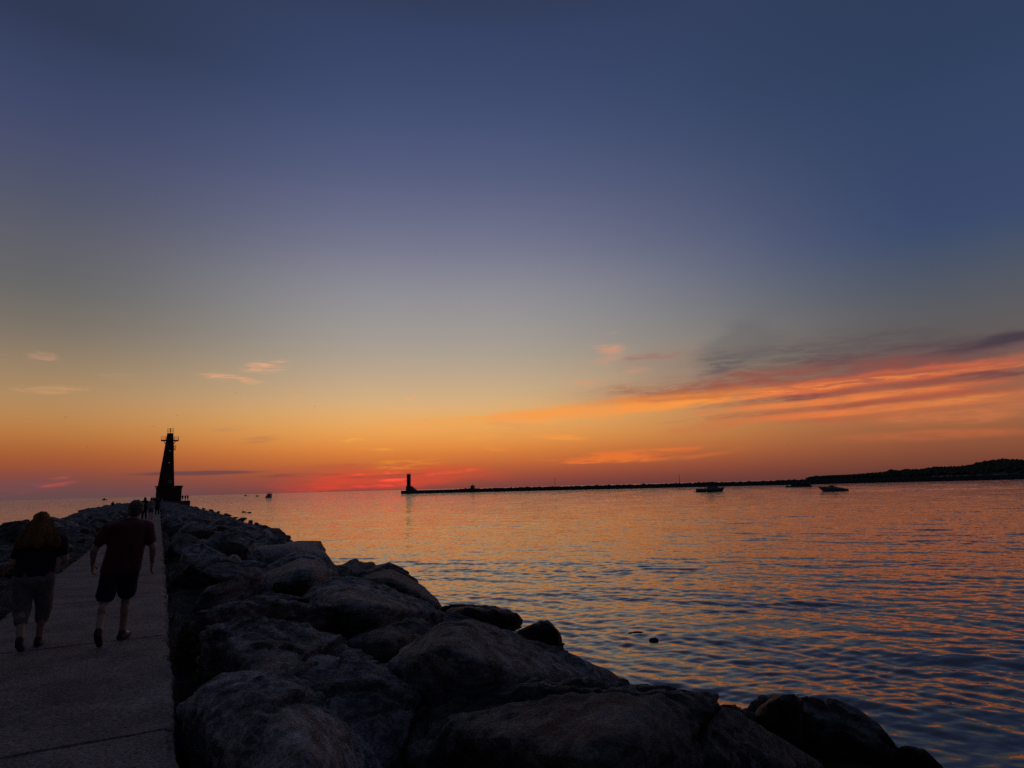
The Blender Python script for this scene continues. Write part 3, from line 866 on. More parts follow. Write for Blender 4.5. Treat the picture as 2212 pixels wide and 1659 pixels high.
# walkway: concrete slabs with open joints, one sheet of paving
bm = bmesh.new()
joint = [-5.0] + [2.15 + 3.95 * k for k in range(56)]
for a, b in zip(joint, joint[1:]):
    fs = np.array([0, .003, .008] + list(np.linspace(.02, .98, 42 if a < 30 else 8)) + [.992, .997, 1]); ft = np.array([0, .006, .015] + list(np.linspace(.03, .97, 36 if a < 30 else 8)) + [.985, .994, 1])
    nx, ny = len(fs), len(ft)
    grid = []
    for i in range(nx):
        s = a + 0.016 + (b - a - 0.032) * fs[i]
        row = []
        for j in range(ny):
            t = -2.07 + 2.275 * ft[j]
            edge = 0.0
            if i in (0, nx - 1):
                edge -= 0.018
            jt = 0.0
            if j < 3 or j > ny - 4:
                edge -= 0.03 * (1 if j in (0, ny - 1) else .2)
                jt = fbm(np.array([[s * 1.5, t, 3.3]]), 4, .7)[0] * 0.07; edge -= abs(fbm(np.array([[s * 3.1, t, 7.3]]), 2)[0]) * .06
            sj = fbm(np.array([[t * 2.6, a, 9.1]]), 4, .6)[0] * 0.035 if i < 3 or i > nx - 4 else 0
            z = edge + pnoise(np.array([[s * .5, t * .5, 1.0]]))[0] * 0.02
            row.append(bm.verts.new(BW(s + sj, t + jt, z)))
        grid.append(row)
    for i in range(nx - 1):
        for j in range(ny - 1):
            bm.faces.new((grid[i][j], grid[i][j + 1], grid[i + 1][j + 1], grid[i + 1][j]))
    ring = [grid[0][j] for j in range(ny)] + [grid[i][ny - 1] for i in range(1, nx)] + [grid[nx - 1][j] for j in range(ny - 2, -1, -1)] + [grid[i][0] for i in range(nx - 2, 0, -1)]
    low = [bm.verts.new(v.co + Vector((0, 0, -0.9))) for v in ring]
    for i in range(len(ring)):
        j = (i + 1) % len(ring)
        bm.faces.new((ring[j], ring[i], low[i], low[j]))
bmesh.ops.recalc_face_normals(bm, faces=bm.faces[:])
me = bpy.data.meshes.new('walkway'); bm.to_mesh(me); bm.free()
structure(link('walkway', me, M['concrete']))

# ------------------------------------------------------------------ boulders
_ico = {}


def ico(n):
    if n not in _ico:
        b = bmesh.new(); bmesh.ops.create_icosphere(b, subdivisions=n, radius=1.0)
        b.verts.ensure_lookup_table()
        v = np.array([x.co[:] for x in b.verts]); v /= np.linalg.norm(v, axis=1)[:, None]
        f = np.array([[x.index for x in q.verts] for q in b.faces]); b.free()
        _ico[n] = (v, f)
    return _ico[n]


def hull_planes(pts):
    b = bmesh.new()
    for p in pts:
        b.verts.new(p)
    r = bmesh.ops.convex_hull(b, input=b.verts[:])
    bmesh.ops.recalc_face_normals(b, faces=b.faces[:])
    cen = sum((Vector(p) for p in pts), Vector()) / len(pts)
    n, d, areas = [], [], []
    for f in b.faces:
        if f.calc_area() < 1e-6:
            continue
        nn = f.normal.copy(); cc = f.calc_center_median()
        if nn.dot(cc - cen) < 0:
            nn = -nn
        n.append(nn[:]); d.append(nn.dot(cc)); areas.append(f.calc_area())
    b.free(); AREA[0] = np.array(areas)
    return np.array(n), np.array(d), np.array(cen[:])


CHIPS = 9
FACET = math.cos(math.radians(24))
AREA = [None]


def boulder_mesh(name, pts, sub=5, sharp=16, rough=1.0, seed=0.0, strata=None, chip=.80, low=.07):
    n, d, c = hull_planes(pts)
    dirs, faces = ico(sub)
    dd = d - n @ c
    keep = []
    for i_ in np.argsort(-AREA[0]):
        if all(n[i_] @ n[j_] < FACET for j_ in keep):
            keep.append(i_)
    n0, dd0 = n.copy(), np.maximum(dd, .04) * 1.05
    n, dd = n[keep], dd[keep]
    rc = np.random.default_rng(int(seed * 10) + 3)
    PT = np.array([tuple(q_) for q_ in pts]) - c
    xn = rc.normal(size=(CHIPS, 3)); xn[:, 2] = xn[:, 2] * .8 + .15; xn /= np.linalg.norm(xn, axis=1)[:, None]
    xd = (PT @ xn.T).max(0) * rc.uniform(chip, .995, CHIPS)
    n = np.concatenate([n, xn, n0]); dd = np.concatenate([dd * 1.0, xd, dd0]); sharp = 70
    dd = np.maximum(dd, 0.04)
    q = np.maximum(dirs @ n.T, 1e-4) / dd[None, :]
    r = (q ** sharp).sum(1) ** (-1.0 / sharp)
    P = dirs * r[:, None]
    size = float(np.median(r))
    Q = P / max(size, .3) + seed
    am = min(size, 1.2) * rough
    disp = fbm(Q * 1.1, 3) * low + fbm(Q * 2.6 + 5, 4, ridged=True) * 0.035 + fbm(P * 4.0 + seed, 4) * 0.045 + fbm(P * np.array([9, 9, 16]) + seed, 3) * 0.022
    sv = rc.normal(size=3); sv /= np.linalg.norm(sv)
    h = P @ sv * 3.2 + fbm(Q * 1.4 + 9, 4, .6) * 1.5
    disp = disp + (np.clip((h % 1.0) * 1.25, 0, 1) - 0.5) * 0.026
    if strata is not None:
        sv = np.array(strata) / np.linalg.norm(strata)
        h = P @ sv * 7.0 + fbm(Q * 1.5, 2) * 1.2
        disp = disp + (np.clip((h % 1.0) * 1.6, 0, 1) - 0.5) * 0.09
    for k_ in range(6):                                # fracture planes: a ledge on one side, a crack along it
        fn = rc.normal(size=3); fn /= np.linalg.norm(fn)
        x_ = P @ fn - rc.uniform(-.75, .75) * size + fbm(Q * 2.2 + k_ * 9, 3) * .07
        disp = disp + rc.uniform(-.075, .075) * np.clip(x_ / .03, -1, 1) * np.exp(-np.abs(x_) / (size * .8)) - .05 * np.exp(-(x_ / .022) ** 2)
    P = P + dirs * (disp * am)[:, None]
    P = P + c
    return P, faces


def place_mesh(name, P, faces, mat):
    o_ = Vector(P.mean(0)); o_.z = float(P[:, 2].min())
    me = mesh_np(name, P - np.array(o_[:]), faces)
    o = link(name, me, mat, None, True)
    o.location = o_
    return o


HAND = []


def boulder(label, pts, mat, depth=0.7, sub=5, sharp=16, strata=None, rough=1.0, drop=0.9, chip=.94):
    ym = sum(p[1] for p in pts) / len(pts); xs_ = [p[0] for p in pts]; xr = max(xs_) - .14 * (max(xs_) - min(xs_))
    base = [on_slope(x, y, h - .4 if (h <= .16 and y > ym and x < xr) else h) for x, y, h in pts]      # feet lie deep between the stones
    cen = sum(base, Vector()) / len(base)
    P = list(base)
    wid = max((p - cen).length for p in base)
    for p in base:
        low = p + Vector((0, 0, -drop)); k = 0.80
        P.append(cen + (low - cen) * k if False else Vector((cen.x + (low.x - cen.x) * k, cen.y + (low.y - cen.y) * k, low.z)))
        bk = p + AX * (wid * depth)
        P.append(Vector((bk.x, bk.y, p.z - 0.35 - 0.25 * random.random())))
    V_, f = boulder_mesh('boulder', P, sub, sharp, rough, seed=len(HAND) * 3.7, strata=strata, chip=chip, low=.045)
    o = tag(place_mesh('boulder', V_, f, mat), label, 'boulder', 'boulders of the channel side slope')
    HAND.append(([(x, y) for x, y, h in pts], o))
    return o


G1, G2, G3 = ROCKS
boulder('nearest boulder beside the walkway, two-faced with white streaks, at the bottom edge', [(383, 1640, .0), (390, 1590, .15), (420, 1545, .3), (470, 1508, .45), (520, 1476, .55), (575, 1460, .62), (632, 1480, .6), (690, 1525, .5), (760, 1575, .35), (815, 1622, .2), (850, 1675, .0), (640, 1600, .75), (680, 1690, .7), (400, 1700, -.1), (600, 1760, .5)], ROCK_STREAK, .5, 6, 14)
boulder('large layered boulder right behind the nearest streaked boulder, its steep side facing the walkway', [(452, 1500, -.1), (452, 1380, .45), (468, 1352, .6), (520, 1337, .7), (603, 1352, .75), (690, 1362, .7), (735, 1392, .65), (800, 1404, .55), (842, 1438, .35), (800, 1474, .15), (700, 1500, .3), (560, 1480, .5), (460, 1540, -.1)], G2, .45, 6, 16, strata=(.2, .1, 1))
boulder('long sloping slab running right from behind the nearest boulder towards the big dark-faced one', [(590, 1470, .25), (660, 1415, .55), (745, 1420, .6), (792, 1482, .5), (832, 1490, .45), (884, 1540, .35), (1006, 1582, .15), (965, 1640, .0), (930, 1690, -.1), (760, 1640, .2), (650, 1560, .3), (980, 1700, -.4)], G1, .3, 6, 18)
boulder('rounded boulder with ledges just above the large layered one, close to the walkway gap', [(394, 1386, -.1), (404, 1360, .15), (415, 1330, .35), (457, 1317, .5), (536, 1298, .6), (566, 1293, .65), (612, 1305, .6), (660, 1312, .55), (690, 1308, .55), (720, 1324, .45), (737, 1352, .2), (640, 1362, .1), (480, 1360, .1)], G2, .5, 6, 16, strata=(.1, .3, 1))
boulder('broad pale-topped boulder in mid slope with a dark hollow in its front', [(662, 1312, .2), (682, 1280, .55), (720, 1258, .75), (784, 1266, .75), (854, 1290, .65), (912, 1308, .5), (962, 1334, .3), (950, 1362, .0), (905, 1352, .1), (830, 1388, -.1), (762, 1392, -.1), (820, 1315, .7), (740, 1305, .7)], G1, .5, 6, 18)
boulder('small wedge boulder with tilted layers and black front, left of the big central boulder', [(756, 1386, .2), (790, 1368, .4), (850, 1354, .5), (906, 1342, .55), (938, 1378, .4), (926, 1408, .1), (850, 1440, -.1), (780, 1430, -.1), (830, 1385, .5)], G3, .5, 5, 20, strata=(.5, .1, 1))
boulder('pointed boulder with a sharp peak standing at the waterline', [(810, 1244, .1), (838, 1214, .75), (850, 1220, .75), (892, 1246, .5), (953, 1302, .15), (962, 1324, -.1), (950, 1334, -.2), (868, 1290, .0), (812, 1272, -.2), (850, 1255, .7)], G3, .5, 6, 20, chip=.985)
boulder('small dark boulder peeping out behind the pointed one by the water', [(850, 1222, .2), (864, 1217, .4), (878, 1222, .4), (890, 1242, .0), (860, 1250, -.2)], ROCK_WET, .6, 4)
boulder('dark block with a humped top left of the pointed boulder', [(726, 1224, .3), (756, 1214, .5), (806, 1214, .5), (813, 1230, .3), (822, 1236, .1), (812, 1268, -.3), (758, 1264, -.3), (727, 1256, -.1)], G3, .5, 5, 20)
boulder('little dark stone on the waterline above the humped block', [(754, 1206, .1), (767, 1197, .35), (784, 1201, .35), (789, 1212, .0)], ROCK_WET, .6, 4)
boulder('tall smooth boulder in the middle of the slope with a steep right flank', [(592, 1262, .2), (610, 1232, .5), (650, 1196, .85), (700, 1186, .95), (706, 1192, .9), (724, 1232, .45), (724, 1256, .1), (699, 1270, -.05), (665, 1306, -.2), (610, 1292, -.1), (660, 1245, .75)], G1, .5, 5, 18, strata=(.2, .2, 1))
boulder('low domed boulder left of the tall smooth one, mid slope', [(418, 1318, -.1), (434, 1276, .2), (490, 1248, .5), (558, 1231, .65), (588, 1236, .55), (596, 1266, .25), (586, 1292, -.05), (520, 1300, .05)], G2, .5, 5, 16)
boulder('long flat-topped slab across the slope with a dark front edge', [(528, 1230, .0), (548, 1218, .3), (588, 1191, .6), (634, 1175, .75), (708, 1166, .7), (714, 1180, .4), (735, 1192, .1), (690, 1192, .0), (610, 1212, .1)], G1, .4, 5, 20)
boulder('thin dark wedge of rock sloping into the water beyond the flat-topped slab', [(708, 1180, .2), (724, 1184, .3), (752, 1198, -.1), (720, 1200, -.2)], ROCK_WET, .4, 4)
boulder('low slab beside the walkway gap left of the flat-topped slab', [(393, 1252, -.1), (418, 1224, .2), (460, 1204, .45), (514, 1194, .5), (524, 1210, .3), (502, 1232, .1), (440, 1248, .0)], G2, .5, 5, 18)
boulder('small rounded boulder high on the slope near the walkway, beyond the low slab', [(413, 1196, -.1), (418, 1172, .35), (438, 1163, .5), (456, 1174, .45), (468, 1194, .0)], G3, .6, 5, 14)
boulder('humped boulder on the far shoreline, left one of two humps against bright water', [(585, 1146, .0), (597, 1134, .6), (608, 1133, .6), (617, 1148, .1), (600, 1154, -.1)], G3, .5, 4)
boulder('broad humped boulder on the far shoreline, right one of two humps against bright water', [(615, 1150, .1), (632, 1143, .4), (651, 1140, .6), (663, 1148, .3), (676, 1158, -.1), (640, 1166, -.1)], G3, .5, 4)
boulder('big central boulder with a pale sloping top and a large black front face', [(842, 1490, .15), (863, 1455, .55), (928, 1400, .85), (962, 1350, 1.05), (1026, 1346, 1.1), (1068, 1357, 1.05), (1132, 1385, .9), (1220, 1417, .75), (1290, 1456, .55), (1348, 1478, .35), (1369, 1508, .0), (1200, 1545, -.15), (1130, 1560, -.1), (1060, 1605, -.3), (1000, 1585, -.2), (886, 1548, -.1), (930, 1412, .95), (1008, 1442, .95), (1149, 1456, .85), (1272, 1492, .5)], G1, .45, 6, 22)
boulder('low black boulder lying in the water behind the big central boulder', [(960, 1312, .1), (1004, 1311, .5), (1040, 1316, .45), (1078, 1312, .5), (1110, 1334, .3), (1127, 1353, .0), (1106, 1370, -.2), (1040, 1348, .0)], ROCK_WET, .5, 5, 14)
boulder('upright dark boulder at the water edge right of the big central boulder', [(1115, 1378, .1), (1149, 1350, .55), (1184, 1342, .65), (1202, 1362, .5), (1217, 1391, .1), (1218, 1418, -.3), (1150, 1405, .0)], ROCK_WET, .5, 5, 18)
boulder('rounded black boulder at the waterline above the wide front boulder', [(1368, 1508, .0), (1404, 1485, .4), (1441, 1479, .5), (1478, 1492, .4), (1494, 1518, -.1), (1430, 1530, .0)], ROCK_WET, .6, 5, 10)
boulder('small dark boulder wedged between the big central and the wide front boulder', [(1198, 1545, -.1), (1228, 1510, .3), (1292, 1492, .45), (1358, 1512, .3), (1370, 1535, -.1)], G3, .5, 5)
boulder('wide front boulder with a jagged crest along the bottom of the picture', [(1020, 1680, .2), (1089, 1600, .6), (1117, 1572, .8), (1160, 1551, .9), (1226, 1541, .95), (1266, 1537, 1.0), (1314, 1517, 1.1), (1356, 1523, 1.05), (1448, 1514, 1.1), (1490, 1517, 1.05), (1541, 1519, 1.0), (1616, 1541, .8), (1662, 1578, .6), (1709, 1613, .35), (1800, 1662, .0), (1300, 1640, 1.05), (1100, 1720, .4), (1500, 1640, .9), (1500, 1740, .5)], G3, .4, 6, 20, rough=1.2)
boulder('dark boulder right of the wide front boulder, last large one before the water', [(1600, 1545, .2), (1628, 1499, .6), (1662, 1496, .7), (1690, 1506, .65), (1772, 1519, .65), (1838, 1537, .6), (1876, 1555, .5), (1924, 1607, .35), (1965, 1662, .1), (1760, 1640, .1)], G3, .5, 6, 16)
boulder('smooth small stone on top of the dark rightmost boulder', [(1665, 1512, .55), (1690, 1500, .8), (1725, 1503, .8), (1746, 1516, .55), (1700, 1524, .6)], ROCK_WET, .4, 4, 8)
boulder('small jagged stone in the notch between the wide front boulder and the dark rightmost one', [(1520, 1545, .3), (1548, 1520, .55), (1580, 1516, .6), (1612, 1530, .5), (1640, 1560, .3), (1570, 1580, .2)], G3, .5, 5)
boulder('half sunken black rocks off the dark rightmost boulder, in the bottom right corner', [(1930, 1630, .25), (1962, 1606, .5), (2002, 1622, .45), (2045, 1662, .3), (1950, 1690, .1)], ROCK_WET, .5, 5, 10)


def awash(label, px, py, r):
    P = on_z(px, py, WATER_Z)
    dirs, f = ico(4)
    V_ = dirs * np.array(r) * (1 + fbm(dirs * 1.8 + px, 4) * 0.5)[:, None]
    o = link('rock', mesh_np('rock', V_, f), ROCK_WET, None, True)
    o.location = P + Vector((0, 0, -0.02))
    tag(o, label, 'rock', 'rocks awash in the channel')


awash('low dark rock just breaking the water in mid channel, left one of a pair', 1376, 1367, (.25, .09, .045))
awash('dark knobbly rock just breaking the water in mid channel, right one of a pair', 1412, 1383, (.12, .08, .075))
awash('tiny dark stone off the shore near the lighthouse, nearer the bank', 527, 1107, (.5, .3, .28))
awash('tiny dark stone off the shore near the lighthouse, farther from the bank', 539, 1108, (.4, .3, .25))


# fill stones: ten shapes, many copies
def inside(poly, x, y):
    c = False; n = len(poly)
    for i in range(n):
        x1, y1 = poly[i]; x2, y2 = poly[(i + 1) % n]
        if (y1 > y) != (y2 > y) and x < (x2 - x1) * (y - y1) / (y2 - y1) + x1:
            c = not c
    return c


def conv(pts):
    pts = sorted(set(pts))
    def half(p):
        h = []
        for q in p:
            while len(h) > 1 and (h[-1][0] - h[-2][0]) * (q[1] - h[-2][1]) - (h[-1][1] - h[-2][1]) * (q[0] - h[-2][0]) <= 0:
                h.pop()
            h.append(q)
        return h
    a, b = half(pts), half(pts[::-1])
    return a[:-1] + b[:-1]


HULLS = [conv(p) for p, o in HAND]
PROTO = []
for k in range(10):
    pts = []
    for q in range(11):
        v = Vector(RNG.normal(size=3)).normalized()
        pts.append(Vector((v.x * (0.62 + .3 * RNG.random()), v.y * (0.55 + .3 * RNG.random()), v.z * (0.40 + .25 * RNG.random()))))
    V_, f = boulder_mesh('boulder', pts, 5, 16, 0.9, seed=20 + 5.1 * k, strata=(.2, .2, 1) if k % 3 == 0 else None)
    me = mesh_np('boulder', V_, f); me.shade_smooth(); me.materials.append(ROCKS[k % 3])
    PROTO.append(me)


def stone(P, size, label, group, flat=1.0):
    me = PROTO[int(RNG.integers(10))]
    o = bpy.data.objects.new('boulder', me); COL.objects.link(o)
    o.location = P
    o.rotation_euler = (RNG.normal() * .3, RNG.normal() * .3, RNG.random() * 6.28)
    k = size * (0.85 + .3 * RNG.random())
    o.scale = (k * (1 + .3 * RNG.random()), k, k * (0.75 + .3 * RNG.random()) * flat)
    tag(o, label, 'boulder', group)
    return o


def zone(s, side):
    if side == 'r':
        for lim, txt in ((12, 'grey boulder filling a gap between the big front boulders of the channel slope'), (26, 'grey boulder in the channel slope about level with the walking couple'),
                         (42, 'grey boulder in the channel slope between the flat-topped slab and the small far stones'), (1e9, 'smaller grey boulder in the distant part of the channel slope short of the lighthouse')):
            if s < lim:
                return txt
    for lim, txt in ((22, 'dark boulder on the lake side bank left of the walkway, near the walking couple'), (45, 'dark boulder on the lake side bank a little ahead of the walking couple'),
                     (1e9, 'dark boulder on the lake side bank far ahead towards the seated person')):
        if s < lim:
            return txt


SHORE = [(300, 1080), (400, 1087), (485, 1106), (540, 1124), (600, 1140), (673, 1156), (716, 1178), (750, 1198), (788, 1207), (822, 1232), (891, 1246), (953, 1302), (1005, 1312), (1078, 1313), (1126, 1352), (1184, 1343), (1217, 1415), (1290, 1457),
         (1346, 1479), (1441, 1481), (1492, 1517), (1607, 1538), (1662, 1497), (1772, 1520), (1872, 1555), (1951, 1659), (2100, 1800)]
SHx = [p[0] for p in SHORE]; SHy = [p[1] for p in SHORE]
taken = []


def in_bank(P, rr):
    x, y = project(P + Vector((0, 0, .45 * rr))); x3, _ = project(P + LX * rr * .9)
    return y > np.interp(x, SHx, SHy) and y > np.interp(x3, SHx, SHy) - 4 * 0


def free(s, t, r):
    for a, b, q in taken:
        if abs(a - s) < (q + r) and abs(b - t) < (q + r) and math.hypot(a - s, b - t) < (q + r) * .62:
            return False
    return True


count = 0
# channel side
for s, t0_, rr in [(s, t, r) for s, t, r in zip(RNG.uniform(2.5, 62, 2600), RNG.uniform(.85, 9.4, 2600), RNG.uniform(.55, 1.25, 2600))]:
    if count >= 130:
        break
    if s < 4 and t0_ < 1.5:
        continue
    rr = rr * (0.8 + .5 * min(s / 40, 1))
    z = Z0S + MS * (t0_ - T0S)
    x, y = project(BW(s, t0_, z + .25))
    hit = any(inside(h, x, y) for h in HULLS)
    if hit or not free(s, t0_, rr) or not in_bank(BW(s, t0_, z + .1), rr):
        continue
    x2, y2 = project(BW(s, t0_, z + .25 + rr * .5))
    lift = 0.10
    if any(inside(h, x2, y2) for h in HULLS):
        lift = -0.45 * rr
    if s < 30:
        lift -= 0.15
    taken.append((s, t0_, rr)); count += 1
    stone(BW(s, t0_, z + lift), rr, zone(s, 'r'), 'boulders of the channel side slope')
n_r = count
# lake side bank
taken2 = taken; taken = []
count = 0
for s, u, rr in zip(RNG.uniform(4, 105, 3000), RNG.uniform(0, 1, 3000), RNG.uniform(.6, 1.15, 3000)):
    if count >= 125:
        break
    lc = left_crest(s)
    t = -2.5 - rr * .6 + (lc - .6 + 2.5 + rr * .6) * u
    if not free(s, t, rr):
        continue
    taken.append((s, t, rr)); count += 1
    ku = min(1, max(0, (-2.5 - t) / (-2.5 - lc)))
    z = .15 + (left_top(s) - .15) * ku - rr * .5
    stone(BW(s, t, z), rr * .95, zone(s, 'l'), 'boulders of the lake side bank')
print('stones', n_r, count)
# stones standing along the channel waterline up the shore
for x, r_ in ((395, 1.0), (410, 1.0), (428, 1.1), (446, 1.0), (463, 1.2), (480, 1.0), (497, 1.1), (514, .9), (530, 1.0), (546, .9), (561, .9), (577, .9)):
    y = float(np.interp(x, SHx, SHy))
    P = on_z(x, y + 5, WATER_Z + .1)
    r_ *= .9
    P2 = on_z(x - 6, y + r_ * 1400 / P.length * .30, WATER_Z + .12)
    stone(P2, r_, 'grey stone along the channel waterline between the lighthouse and the flat-topped slab', 'stones along the channel waterline', .8)
# outer lake side, a few big ones at the water for the silhouette's base
# the distant rest of the rubble reads as one mass
bm = bmesh.new()
dirs, f3 = ico(2)
VV, FF = [], []
nb = 0
for s, u, side, rr in zip(RNG.uniform(50, 232, 1700), RNG.uniform(0, 1, 1700), RNG.random(1700), RNG.uniform(.6, 1.3, 1700)):
    if side < .62:
        t = .9 + 8.9 * u; z = Z0S + MS * (t - T0S) + .1
        if s < 62:
            continue
    else:
        lc = left_crest(s); t = -2.5 - rr * .6 + (lc - 1.5 + 2.5) * u
        if s < 98:
            continue
        ku = min(1, max(0, (-2.5 - t) / (-2.5 - lc))); z = -.3 + .25 * ku - rr * .5
    if s > 216 and abs(t - 1.7) < 4.5:
        z = min(z, -.4)
    A = dirs * np.array([rr, rr * RNG.uniform(.7, 1), rr * RNG.uniform(.4, .7)]) * (1 + fbm(dirs * 1.3 + s, 3) * .5)[:, None]
    a = RNG.random() * 6.28
    A = A @ np.array([[math.cos(a), math.sin(a), 0], [-math.sin(a), math.cos(a), 0], [0, 0, 1]])
    VV.append(A + np.array(BW(s, t, z)[:])); FF.append(f3 + nb); nb += len(dirs)
o = link('distant_rubble', mesh_np('distant_rubble', np.concatenate(VV), np.concatenate(FF)), G3)
o['kind'] = 'stuff'
tag(o, 'mass of small grey stones along the distant part of the breakwater up to the lighthouse', 'rubble')
bm.free()

# ------------------------------------------------------------------ lighthouse at the end of the breakwater
S_T = 223.7
tower = thing('lighthouse', 'tall tapering dark red steel lighthouse with gallery at the end of the breakwater', 'lighthouse', BW(S_T, 1.75, 0.0), AX_ROT)
tower.scale = (.88, .88, 1)
TZ0, TZ1 = 4.77, 20.75


def half_at(z):
    return 2.5 + (0.95 - 2.5) * (z - TZ0) / (TZ1 - TZ0)


mb = MB()
rings = []
for z in np.linspace(TZ0, TZ1, 9):
    h = half_at(z)
    cx = 0.42 * (z - TZ0) / (TZ1 - TZ0)
    rings.append([Vector((cx - h, -h, z)), Vector((cx + h, -h, z)), Vector((cx + h, h, z)), Vector((cx - h, h, z))])
mb.loft(rings)
body = mb.build('tower_shaft', M['steel_red'], tower)
mb = MB()                                             # seams and corner angles of the plated shaft
for z in np.linspace(TZ0 + 2, TZ1 - 2, 7):
    h = half_at(z) + .012; cx = 0.42 * (z - TZ0) / (TZ1 - TZ0)
    mb.box((cx, -h, z), (2 * h, .03, .09)); mb.box((cx, h, z), (2 * h, .03, .09)); mb.box((cx - h, 0, z), (.03, 2 * h - .04, .09)); mb.box((cx + h, 0, z), (.03, 2 * h - .04, .09))
mb.build('plate_seam', M['steel_dark'], body)
for z in (15.35, 11.75):
    cx = 0.42 * (z - TZ0) / (TZ1 - TZ0)
    mb = MB(); mb.tube((cx + .35, -half_at(z) + .05, z), (cx + .35, -half_at(z) - .05, z), .12, n=14)
    mb.build('porthole', M['porthole_glow'], body)
mb = MB(); mb.box((1.05, -half_at(6.1) - .06, 6.05), (1.25, .04, .95)); sg = mb.build('notice_board', M['sign'], tower)
mb = MB()
for k, (x, z) in enumerate(((-.35, .22), (0, .22), (.35, .22), (-.3, -.02), (.1, -.02), (.38, -.02), (-.2, -.25), (.2, -.25))):
    mb.box((1.05 + x, -half_at(6.1) - .084, 6.05 + z), (.2, .006, .12))
mb.build('notice_lettering', M['ink'], sg)
mb = MB(); mb.box((.95, 0, 2.35), (7.7, 7.0, 4.7)); base = mb.build('base_building', M['steel_red'], tower)
mb = MB(); mb.box((.92, 0, 4.78), (8.5, 7.8, .16)); mb.build('roof_slab', M['steel_dark'], base)
mb = MB()
for sx in (-1, 1):
    for y in (-3.1, -1, 1, 3.1):
        x0 = .95 + sx * 3.86; x1 = .95 + sx * 4.16
        mb.tube((x0, y, 3.9), (x1, y, 4.68), .06, n=5)
mb.build('roof_bracket', M['steel_dark'], base)
mb = MB(); mb.box((2.6, -3.53, 1.5), (1.0, .08, 2.2)); dr = mb.build('door', M['steel_dark'], base)
mb = MB(); mb.tube((2.25, -3.6, 1.5), (2.25, -3.66, 1.5), .05); mb.build('handle', M['rail'], dr)


def gallery(name, z, cx, hx, hy, rails, post, parent, skip_inner=None):
    mb = MB(); mb.box((cx, 0, z), (2 * hx, 2 * hy, .14)); fl = mb.build(name, M['steel_dark'], parent)
    mb = MB()
    cs = [(cx - hx + .05, -hy + .05), (cx + hx - .05, -hy + .05), (cx + hx - .05, hy - .05), (cx - hx + .05, hy - .05)]
    for a, b in zip(cs, cs[1:] + cs[:1]):
        for k in range(post):
            q = k / post
            x, y = a[0] + (b[0] - a[0]) * q, a[1] + (b[1] - a[1]) * q
            mb.tube((x, y, z + .07), (x, y, z + rails[-1]), .035, n=6)
        for r in rails:
            mb.tube((a[0], a[1], z + r), (b[0], b[1], z + r), .03, n=6)
    mb.build('railing', M['rail'], fl)
    return fl


gcx = 0.42 * (18.55 - TZ0) / (TZ1 - TZ0)
gal = gallery('gallery', 18.55, gcx + .02, 2.72, 2.72, (.4, .75, 1.1), 4, tower)
mb = MB()
for sx in (-1, 1):
    for sy in (-1, 1):
        mb.tube((gcx + sx * 1.2, sy * 1.2, 17.5), (gcx + sx * 2.0, sy * 2.0, 18.48), .05, n=6)
    mb.tube((gcx + sx * 1.2, 0, 17.7), (gcx + sx * 2.0, 0, 18.48), .05, n=6)
mb.build('gallery_brace', M['steel_dark'], gal)
# small landing under the gallery, with ladder
mb = MB(); mb.box((1.92, 0, 15.85), (.9, 1.6, .12)); ld = mb.build('landing', M['steel_dark'], tower)
mb = MB()
for y in (-.75, .75):
    for x in (1.75, 2.33):
        mb.tube((x, y, 15.9), (x, y, 17.05), .035, n=6)
    for z in (16.25, 16.65, 17.05):
        mb.tube((1.6, y, z), (2.45, y, z), .03, n=6)
for z in (16.25, 16.65, 17.05):
    mb.tube((2.33, -.75, z), (2.33, .75, z), .03, n=6)
mb.build('railing', M['rail'], ld)
mb = MB()
for y in (-.22, .22):
    mb.tube((1.85, y, 15.9), (1.72, y, 18.5), .035, n=6)
for k in range(9):
    mb.tube((1.84 - k * .012, -.22, 16.2 + k * .27), (1.84 - k * .012, .22, 16.2 + k * .27), .022, n=5)
mb.build('ladder', M['rail'], tower)
mb = MB(); mb.tube((1.5, 0, 15.2), (2.2, 0, 15.8), .05); mb.build('landing_brace', M['steel_dark'], ld)
# railing and lamp on the roof of the shaft
mb = MB()
h = .93
for x in (-h, 0, h):
    for y in (-h, h):
        mb.tube((.42 + x, y, TZ1), (.42 + x, y, TZ1 + 1.42), .035, n=6)
for z in (.5, .95, 1.42):
    for a, b in (((-h, -h), (h, -h)), ((h, -h), (h, h)), ((h, h), (-h, h)), ((-h, h), (-h, -h))):
        mb.tube((.42 + a[0], a[1], TZ1 + z), (.42 + b[0], b[1], TZ1 + z), .03, n=6)
mb.build('top_railing', M['rail'], tower)
mb = MB(); mb.tube((.42, 0, TZ1 + .04), (.42, 0, TZ1 + .95), .10); mb.tube((.42, 0, TZ1 + .95), (.42, 0, TZ1 + 1.4), .15, n=12); mb.tube((.42, 0, TZ1 + 1.4), (.42, 0, TZ1 + 1.52), .17, .05, n=12)
mb.build('beacon', M['steel_dark'], tower)
# concrete apron round the base
mb = MB(); mb.box((1.2, 0, -.6), (12.6, 11, 1.8), None)
ap = mb.build('apron', M['pier'], None, bevel=.08)
ap.scale = (.88, .88, 1); ap.location = BW(S_T, 1.75, 0.0); ap.rotation_euler = (0, 0, AX_ROT)
structure(ap)

